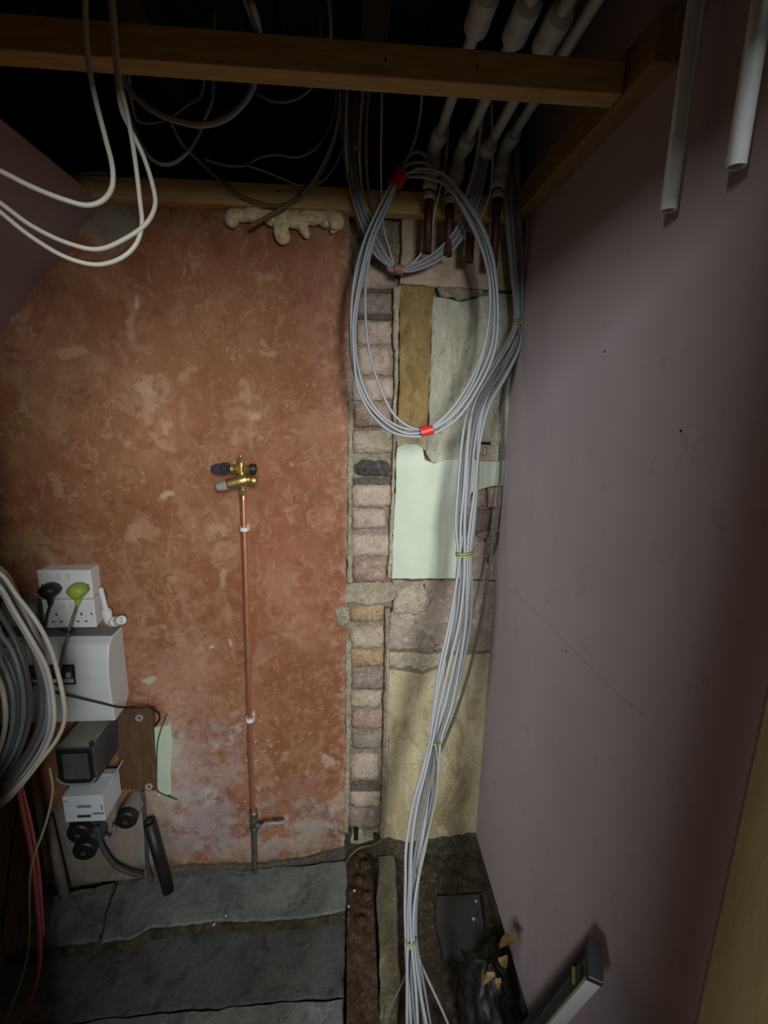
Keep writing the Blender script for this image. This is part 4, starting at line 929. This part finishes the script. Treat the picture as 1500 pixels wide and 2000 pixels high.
# brown mounting board with washers
bb = prism('mounting_board', [(228, 1388), (298, 1384), (305, 1545), (232, 1542)], -.020, 0.0, 'board_brown', None, 0.05, 0.0, .002, 70); tag(bb, 'dark brown wooden board screwed to the wall beside the black cutout', 'board')
for px, py in ((272, 1402), (291, 1536)):
    q = P(px, py, -.022); wv = pipe_open('washer', (q.x, -.0195, q.z), (q.x, -.024, q.z), .0115, .0055, 'cap_grey', bb, 18); rod('screw', (q.x, -.0192, q.z), (q.x, -.0225, q.z), [(0, .005), (1, .004)], 'steel_old', wv, 10)
bp = prism('plaster_block', [(300, 1422), (332, 1418), (336, 1470), (334, 1552), (306, 1556)], -.012, 0.0, 'paint_green', wall_back, .02, .002, .003, 71)

# dark service cutout
mc = thing('service_cutout', 'dark grey electricity cutout block projecting below the white fuse box', 'cutout', P(170, 1525, -.08))
def cut_box(name, frontpx, yf, yb_, m_, parent, bevel, top=None, slope=0.0):
    a_ = P(frontpx[0], frontpx[1], yf); b_ = P(frontpx[2], frontpx[3], yf)
    v_, f_ = boxvf((a_.x, yf, b_.z), (b_.x, yb_, a_.z)); v_ = [list(q) for q in v_]
    for i in (6, 7): v_[i][2] += slope
    return mesh(name, v_, f_, m_, parent, bevel=bevel)
bdy = cut_box('body', (104, 1462, 190, 1530), -.155, -.004, 'meter_grey', mc, .008, slope=-.0)
a_ = P(106, 1462, -.155); b_ = P(190, 1528, -.155)
box('dusty_top', (a_.x+.006, -.150, a_.z), (b_.x-.006, -.012, a_.z+.0015), 'meter_top', mc)
fr = frame('front_rim', a_.x+.004, b_.x-.004, b_.z+.002, a_.z-.004, -.155, .011, .005, 'black_plastic', mc)
box('front_cover', (a_.x+.016, -.158, b_.z+.035), (b_.x-.018, -.154, a_.z-.018), 'meter_grey', mc, .003)
tube('bottom_lip', [P(110, 1520, -.162), P(122, 1530, -.164), P(150, 1532, -.165), P(178, 1529, -.164), P(186, 1520, -.162)], .0035, 'plastic_dusty', mc)
rod('seal_stud', P(178, 1450, -.150), P(179, 1458, -.158), [(0, .006), (1, .005)], 'black_plastic', mc, 12)

# white carton below it, flap up
cb = thing('small_carton', 'small white carton with faint print and a raised flap below the dark cutout', 'carton', P(165, 1602, -.10))
yf, ybk = -.150, -.045
A = P(121, 1556, yf); B = P(206, 1603, yf)
C1 = Vector((A.x, yf, A.z)); C2 = Vector((B.x, yf, A.z)); C3 = Vector((B.x, yf, B.z)); C4 = Vector((A.x, yf, B.z))
bx_ = box('carton_body', (A.x, yf, B.z), (B.x, ybk, A.z), 'carton_white', cb, .0012)
fz = A.z; 
mesh('flap', [(B.x-.001, ybk, fz-.002), (B.x-.001, ybk-.055, fz-.002), (B.x+.012, ybk-.052, fz+.028), (B.x+.014, ybk+.002, fz+.032)]+[(B.x+.001, ybk, fz-.002), (B.x+.001, ybk-.055, fz-.002), (B.x+.014, ybk-.052, fz+.027), (B.x+.016, ybk+.002, fz+.031)], [(0, 1, 2, 3), (7, 6, 5, 4), (0, 4, 5, 1), (1, 5, 6, 2), (2, 6, 7, 3), (3, 7, 4, 0)], 'carton_white', cb)
mesh('flap', [(A.x+.002, ybk, fz), (B.x-.002, ybk, fz), (B.x-.002, ybk-.03, fz+.006), (A.x+.002, ybk-.03, fz+.006)]+[(A.x+.002, ybk, fz+.001), (B.x-.002, ybk, fz+.001), (B.x-.002, ybk-.03, fz+.007), (A.x+.002, ybk-.03, fz+.007)], [(0, 1, 2, 3), (7, 6, 5, 4), (0, 4, 5, 1), (1, 5, 6, 2), (2, 6, 7, 3), (3, 7, 4, 0)], 'carton_white', cb)
for x0, y0, x1, y1, m_ in ((150, 1573, 178, 1577, 'print_grey'), (151, 1592, 178, 1596, 'print_dark'), (180, 1587, 203, 1590, 'print_grey'), (197, 1572, 201, 1582, 'print_grey'), (126, 1564, 131, 1567, 'print_grey')):
    q0 = P(x0, y0, yf); q1 = P(x1, y1, yf); box('print_line', (q0.x, yf-.0006, q1.z), (q1.x, yf+.0005, q0.z), m_, bx_)
# bottom-left glands, conduit, tubes
GL = [(155, 1626, 25, -.085, 'upper black round cable gland under the carton'), (166, 1660, 25, -.080, 'lower black round cable gland under the carton, nearest the floor'), (247, 1600, 23, -.075, 'black round cable gland right of the carton on a grey sleeve')]
for px, py, rp, y, lb_ in GL:
    q = P(px, py, y); g = thing('cable_gland', lb_, 'gland', (q.x, 0.0, q.z), 'black cable glands')
    rr = rp*1.3/950*1.02
    rod('cap', (q.x, y+.016, q.z+.004), (q.x+.002, y-.014, q.z+.001), [(0, rr*.9), (.1, rr), (.75, rr), (.92, rr*.88), (1, rr*.6)], 'black_plastic', g, 24)
    rod('sleeve', (q.x+.004, -.004, q.z+.012), (q.x, y+.018, q.z+.004), [(0, rr*.95), (1, rr*.95)], 'meter_top' if px > 200 else 'meter_grey', g, 20)
    rod('face_screw', (q.x+.002, y-.0135, q.z+.001), (q.x+.002, y-.016, q.z+.001), [(0, rr*.22), (1, rr*.2)], 'meter_grey', g, 10)
bp_ = pipe_open('black_pipe', P(291, 1606, -.055), P(330, 1744, -.062), .0175, .0155, 'black_plastic'); tag(bp_, 'black open-topped plastic pipe leaning against the wall on the slab', 'pipe')
o = pipe_open('grey_conduit', P(92, 1600, -.06), P(127, 1752, -.085), .0145, .012, 'meter_top'); tag(o, 'grey dusty conduit stub running down to the floor beneath the cable coil', 'conduit')
o = tube('clip_hook', [P(222, 1612, -.04), P(222, 1630, -.045), P(212, 1640, -.05), P(206, 1632, -.05)], .006, 'plastic_dusty', None, 5, 10); tag(o, 'small pale hook-shaped clip between the glands', 'clip')
LC = [('grey service cable running down from the carton behind the black pipe', [(278, 1545, -.02), (282, 1590, -.025), (286, 1640, -.03), (288, 1690, -.04), (296, 1722, -.05)], .006, 'cable_dark'),
      ('grey cable curling between the glands towards the floor', [(190, 1615, -.05), (200, 1655, -.05), (225, 1690, -.05), (255, 1705, -.05), (280, 1712, -.055)], .007, 'meter_grey'),
      ('black thin cable crossing the fuse box front to the brown board', [(108, 1352, -.135), (150, 1362, -.125), (200, 1374, -.118), (232, 1381, -.10), (262, 1380, -.04), (290, 1382, -.03), (308, 1392, -.02), (312, 1402, -.015), (304, 1418, -.012)], .0028, 'cable_black'),
      ('black thin cable hanging below the left of the switch window', [(64, 1332, -.118), (60, 1360, -.122), (55, 1395, -.125), (54, 1425, -.12)], .003, 'cable_black'),
      ('thin dark cable looping over the pale plaster block', [(326, 1395, -.012), (316, 1420, -.02), (308, 1450, -.022), (306, 1500, -.022), (308, 1545, -.02), (330, 1556, -.015), (346, 1562, -.008)], .002, 'cable_dark'),
      ('pink cable hanging down the left edge to the floor', [(30, 1500, -.40), (36, 1540, -.40), (45, 1590, -.40), (60, 1660, -.40), (70, 1740, -.40), (77, 1830, -.41), (76, 1890, -.42), (60, 1950, -.44), (34, 2000, -.46), (0, 2060, -.48)], .0046, 'cable_pink'),
      ('dark pink short cable lying against the pink cable', [(40, 1530, -.38), (50, 1570, -.38), (62, 1620, -.38), (74, 1690, -.38), (80, 1760, -.385), (84, 1830, -.39)], .0042, 'cable_pink'),
      ('thin yellow-green earth wire hanging beside the pink cable', [(97, 1500, -.37), (103, 1540, -.38), (97, 1580, -.39), (84, 1625, -.40), (70, 1662, -.41), (60, 1700, -.42), (57, 1760, -.42), (57, 1820, -.42), (50, 1880, -.43), (30, 1945, -.45), (8, 2000, -.47), (-20, 2060, -.49)], .0028, 'cable_earth'),
      ('thin dark cable at the far left edge against the brown panel', [(36, 1560, -.2), (28, 1620, -.2), (20, 1680, -.2), (14, 1740, -.2), (6, 1800, -.2), (0, 1850, -.22)], .003, 'cable_black')]
for lb_, pts, r, m_ in LC: cable('cable', lb_, pts, r, m_)
# big coil at the left edge
lc = thing('cable_coil', 'large hanging coil of white and grey cables at the left edge before the fuse box', 'cable coil', P(-40, 1560, -.5))
def half(pts, y, r, m_):
    # close the loop beyond the frame edge
    full = [(-150, 1300), (-110, 1160), (-50, 1105)]+pts+[(-60, 1600), (-120, 1520)]
    path = [P(a, b, y+0.004*math.sin(i*2.1)) for i, (a, b) in enumerate(full)]
    q = path[-2:]+path+path[:2]; sm = catmull(q, 5)[10:-11]
    v, f = tubevf(sm, r, 8, False, True); mesh('strand', v, f, m_, lc, smooth=True)
half([(0, 1120), (32, 1162), (70, 1212), (97, 1262), (112, 1310), (124, 1365), (126, 1405), (112, 1442), (76, 1490), (36, 1540), (0, 1574)], -.50, .0042, 'cable_white')
half([(0, 1146), (25, 1188), (62, 1250), (90, 1302), (102, 1352), (106, 1405), (96, 1445), (64, 1500), (32, 1538), (0, 1566)], -.505, .0044, 'cable_white')
half([(0, 1152), (22, 1192), (54, 1246), (80, 1298), (94, 1350), (97, 1405), (88, 1445), (60, 1494), (28, 1536), (0, 1562)], -.495, .0042, 'cable_grey')
half([(0, 1112), (36, 1172), (66, 1232), (84, 1290), (92, 1350), (88, 1410), (66, 1462), (34, 1512), (0, 1556)], -.48, .0062, 'cable_mid')
half([(0, 1134), (26, 1182), (56, 1242), (74, 1300), (82, 1352), (80, 1408), (58, 1462), (28, 1506), (0, 1545)], -.485, .0066, 'cable_dark')
half([(0, 1200), (24, 1240), (48, 1300), (58, 1356), (56, 1410), (40, 1464), (18, 1506), (0, 1530)], -.48, .0050, 'cable_dark')
half([(0, 1236), (22, 1268), (40, 1320), (46, 1372), (42, 1424), (26, 1470), (0, 1512)], -.49, .0048, 'cable_mid')
half([(0, 1262), (16, 1292), (32, 1336), (36, 1384), (32, 1430), (18, 1470), (0, 1500)], -.495, .0048, 'cable_dark')
half([(0, 1286), (12, 1312), (24, 1352), (26, 1396), (20, 1440), (8, 1474), (0, 1490)], -.50, .0046, 'cable_mid')
half([(-6, 1318), (4, 1344), (10, 1380), (10, 1416), (4, 1448), (-6, 1476)], -.505, .0048, 'cable_white')
# old grey bracket behind the coil, left of the sockets
o = prism('old_bracket', [(0, 1178), (30, 1176), (62, 1182), (70, 1196), (60, 1222), (0, 1224)], -.045, 0.0, 'plastic_dusty', None, .02, .002, .004, 75); tag(o, 'pale dusty cable clamp on the wall left of the double sockets', 'clamp')

# small old plate by the corner
pl = thing('accessory_plate', 'small cream plate with a dark slot on the patched wall near the mauve corner', 'plate', P(955, 900, -.008))
q0 = P(932, 861, -.010); q1 = P(973, 900, -.010)
pb = box('plate', (q0.x, -.012, q1.z), (q1.x, 0.002, q0.z), 'mortar_pale', pl, .001)
s0 = P(937, 863, -.013); s1 = P(958, 869, -.013); box('slot', (s0.x, -.0126, s1.z), (s1.x, -.010, s0.z), 'hole', pb)
g0 = P(943, 873, -.013); g1 = P(951, 891, -.013); frame('moulded_mark', g0.x, g1.x, g1.z, g0.z, -.0116, .0022, .001, 'brick_dark', pb)

# ------------------------------------------------------------------ bottom right: sack, offcuts, spirit level
def sack():
    v = []; f = []; nu, nv = 40, 24
    for j in range(nv+1):
        t = j/nv
        for i in range(nu):
            a_ = 2*math.pi*i/nu; ca, sa = math.cos(a_), math.sin(a_)
            n1_ = float(fbm(np.array([ca*1.2+5+t*1.7]), np.array([sa*1.2+9-t*1.1]), 2.2, 77, 4)[0])-0.5
            n2_ = abs(float(fbm(np.array([ca*2+7+t*2.5]), np.array([sa*2+3+t*3]), 4.0, 87, 3)[0])-0.5)
            rr = 0.066*math.sqrt(max(0.02, 1-max(0, t-0.35)**2*2.2))+n1_*0.055-n2_*0.05
            rr *= 1.0 if t < 0.9 else 1-(t-0.9)*6
            v.append((0.366+ca*rr, -.455+sa*rr*1.35, 0.03+0.20*t+n1_*0.05*t))
    for j in range(nv):
        for i in range(nu): f.append((j*nu+i, j*nu+(i+1) % nu, (j+1)*nu+(i+1) % nu, (j+1)*nu+i))
    f += [tuple(range(nu-1, -1, -1)), tuple(range(nv*nu, (nv+1)*nu))]
    return mesh('rubble_sack', v, f, 'sack_black', None, smooth=True)
tag(sack(), 'crumpled black sack on the floor in the right corner', 'sack')
for px, py, y, s, rot, lb_ in ((988, 1838, -.47, (.016, .030), .5, 'largest pale wood offcut sticking out on top of the black sack'), (984, 1880, -.535, (.011, .024), -.25, 'pale wood offcut lying on the middle of the black sack'), (950, 1912, -.545, (.008, .028), .3, 'narrow pale wood splinter at the left side of the black sack'), (972, 1922, -.555, (.007, .020), -.1, 'tiny wood splinter beside the narrow one on the black sack')):
    c_ = P(px, py, y); hx, hz = s
    u_ = Vector((math.cos(rot), 0.0, -math.sin(rot))); w_ = Vector((math.sin(rot), -.25, math.cos(rot))).normalized(); n_ = u_.cross(w_)
    pv = [c_+u_*(-hx)+w_*hz*.8, c_+u_*hx+w_*hz, c_+u_*hx*.6-w_*hz*.2, c_+u_*.1*hx-w_*hz, c_-u_*hx*.7-w_*hz*.1]
    vv = [q-n_*.004 for q in pv]+[q+n_*.004 for q in pv]
    o = mesh('wood_offcut', vv, [(0, 1, 2, 3, 4), (9, 8, 7, 6, 5)]+[(i, 5+i, 5+(i+1) % 5, (i+1) % 5) for i in range(5)], 'wood_offcut'); tag(o, lb_, 'offcut', 'wood offcuts on the sack')
# spirit level leaning on the right wall
sl = thing('spirit_level', 'black spirit level with a silver edge leaning against the mauve wall at bottom right', 'spirit level', (0.385, -0.54, 0.0))
top = PX(1163, 1873, .415); bt = PX(1030, 2035, .385)
ax = (bt-top).normalized(); L = (top.z-0.06)/abs(ax.z)
vw = (top-CAM).normalized()
wv_ = Vector((0.30, 0.60, 0.40)); wv_ = (wv_-ax*wv_.dot(ax)).normalized()      # across the broad face
nv_ = ax.cross(wv_).normalized()
if nv_.dot(vw) > 0: nv_ = -nv_
HW, HT = 0.028, 0.0115
mid_ = top+ax*(L/2)
def slb(name, s0, s1, w0, w1, t0, t1, m_, parent, bev=0.0):
    c_ = top+ax*((s0+s1)/2)+wv_*((w0+w1)/2)+nv_*((t0+t1)/2)
    return obox(name, c_, ax*((s1-s0)/2), wv_*((w1-w0)/2), nv_*((t1-t0)/2), m_, parent, bev)
slb('web', 0.012, L, -HW+.006, HW-.006, -.004, .004, 'level_black', sl)
slb('rail', 0.012, L, HW-.007, HW, -HT, HT, 'level_black', sl, .001)
slb('silver_rail', 0.012, L, -HW, -HW+.007, -HT, HT, 'level_silver', sl, .001)
slb('end_cap', 0.0, 0.014, -HW-.001, HW+.001, -HT-.001, HT+.001, 'black_plastic', sl, .002)
vh = slb('vial_housing', .055, .115, -.014, .014, -.008, .008, 'black_plastic', sl, .002)
c_ = top+ax*.085; rod('vial_tube', c_-wv_*.012+nv_*.009, c_+wv_*.012+nv_*.009, [(0, .004), (1, .004)], 'vial', vh, 12)
slb('ridge_line', .02, L, .008, .010, .004, .0055, 'meter_grey', sl)
slb('ridge_line', .02, L, -.012, -.010, .004, .0055, 'meter_grey', sl)
# crumbs of plaster on the floor
for i, (px, py) in enumerate(((681, 1770), (925, 1795), (418, 1805), (442, 1788), (692, 1740), (930, 1760))):
    q = PF(px, py, .006); s = 0.005
    bm = bmesh.new(); bmesh.ops.create_icosphere(bm, subdivisions=1, radius=s)
    for vtx in bm.verts: vtx.co *= random.uniform(.7, 1.25)
    me = bpy.data.meshes.new('plaster_crumb'); bm.to_mesh(me); bm.free(); me.materials.append(MATS['crumb'])
    o = bpy.data.objects.new('plaster_crumb', me); sc.collection.objects.link(o); o.location = q
    tag(o, ('pale plaster crumb on the earth strip beside the slab corner', 'pale plaster crumb on the dark rubber sheet', 'pale plaster crumb on the step below the front edge of the slab', 'pale plaster crumb on the grey slab just above its front edge', 'pale plaster crumb at the foot of the brick chase', 'pale plaster crumb at the far right end of the dark rubber sheet')[i], 'crumb', 'plaster crumbs on the floor')
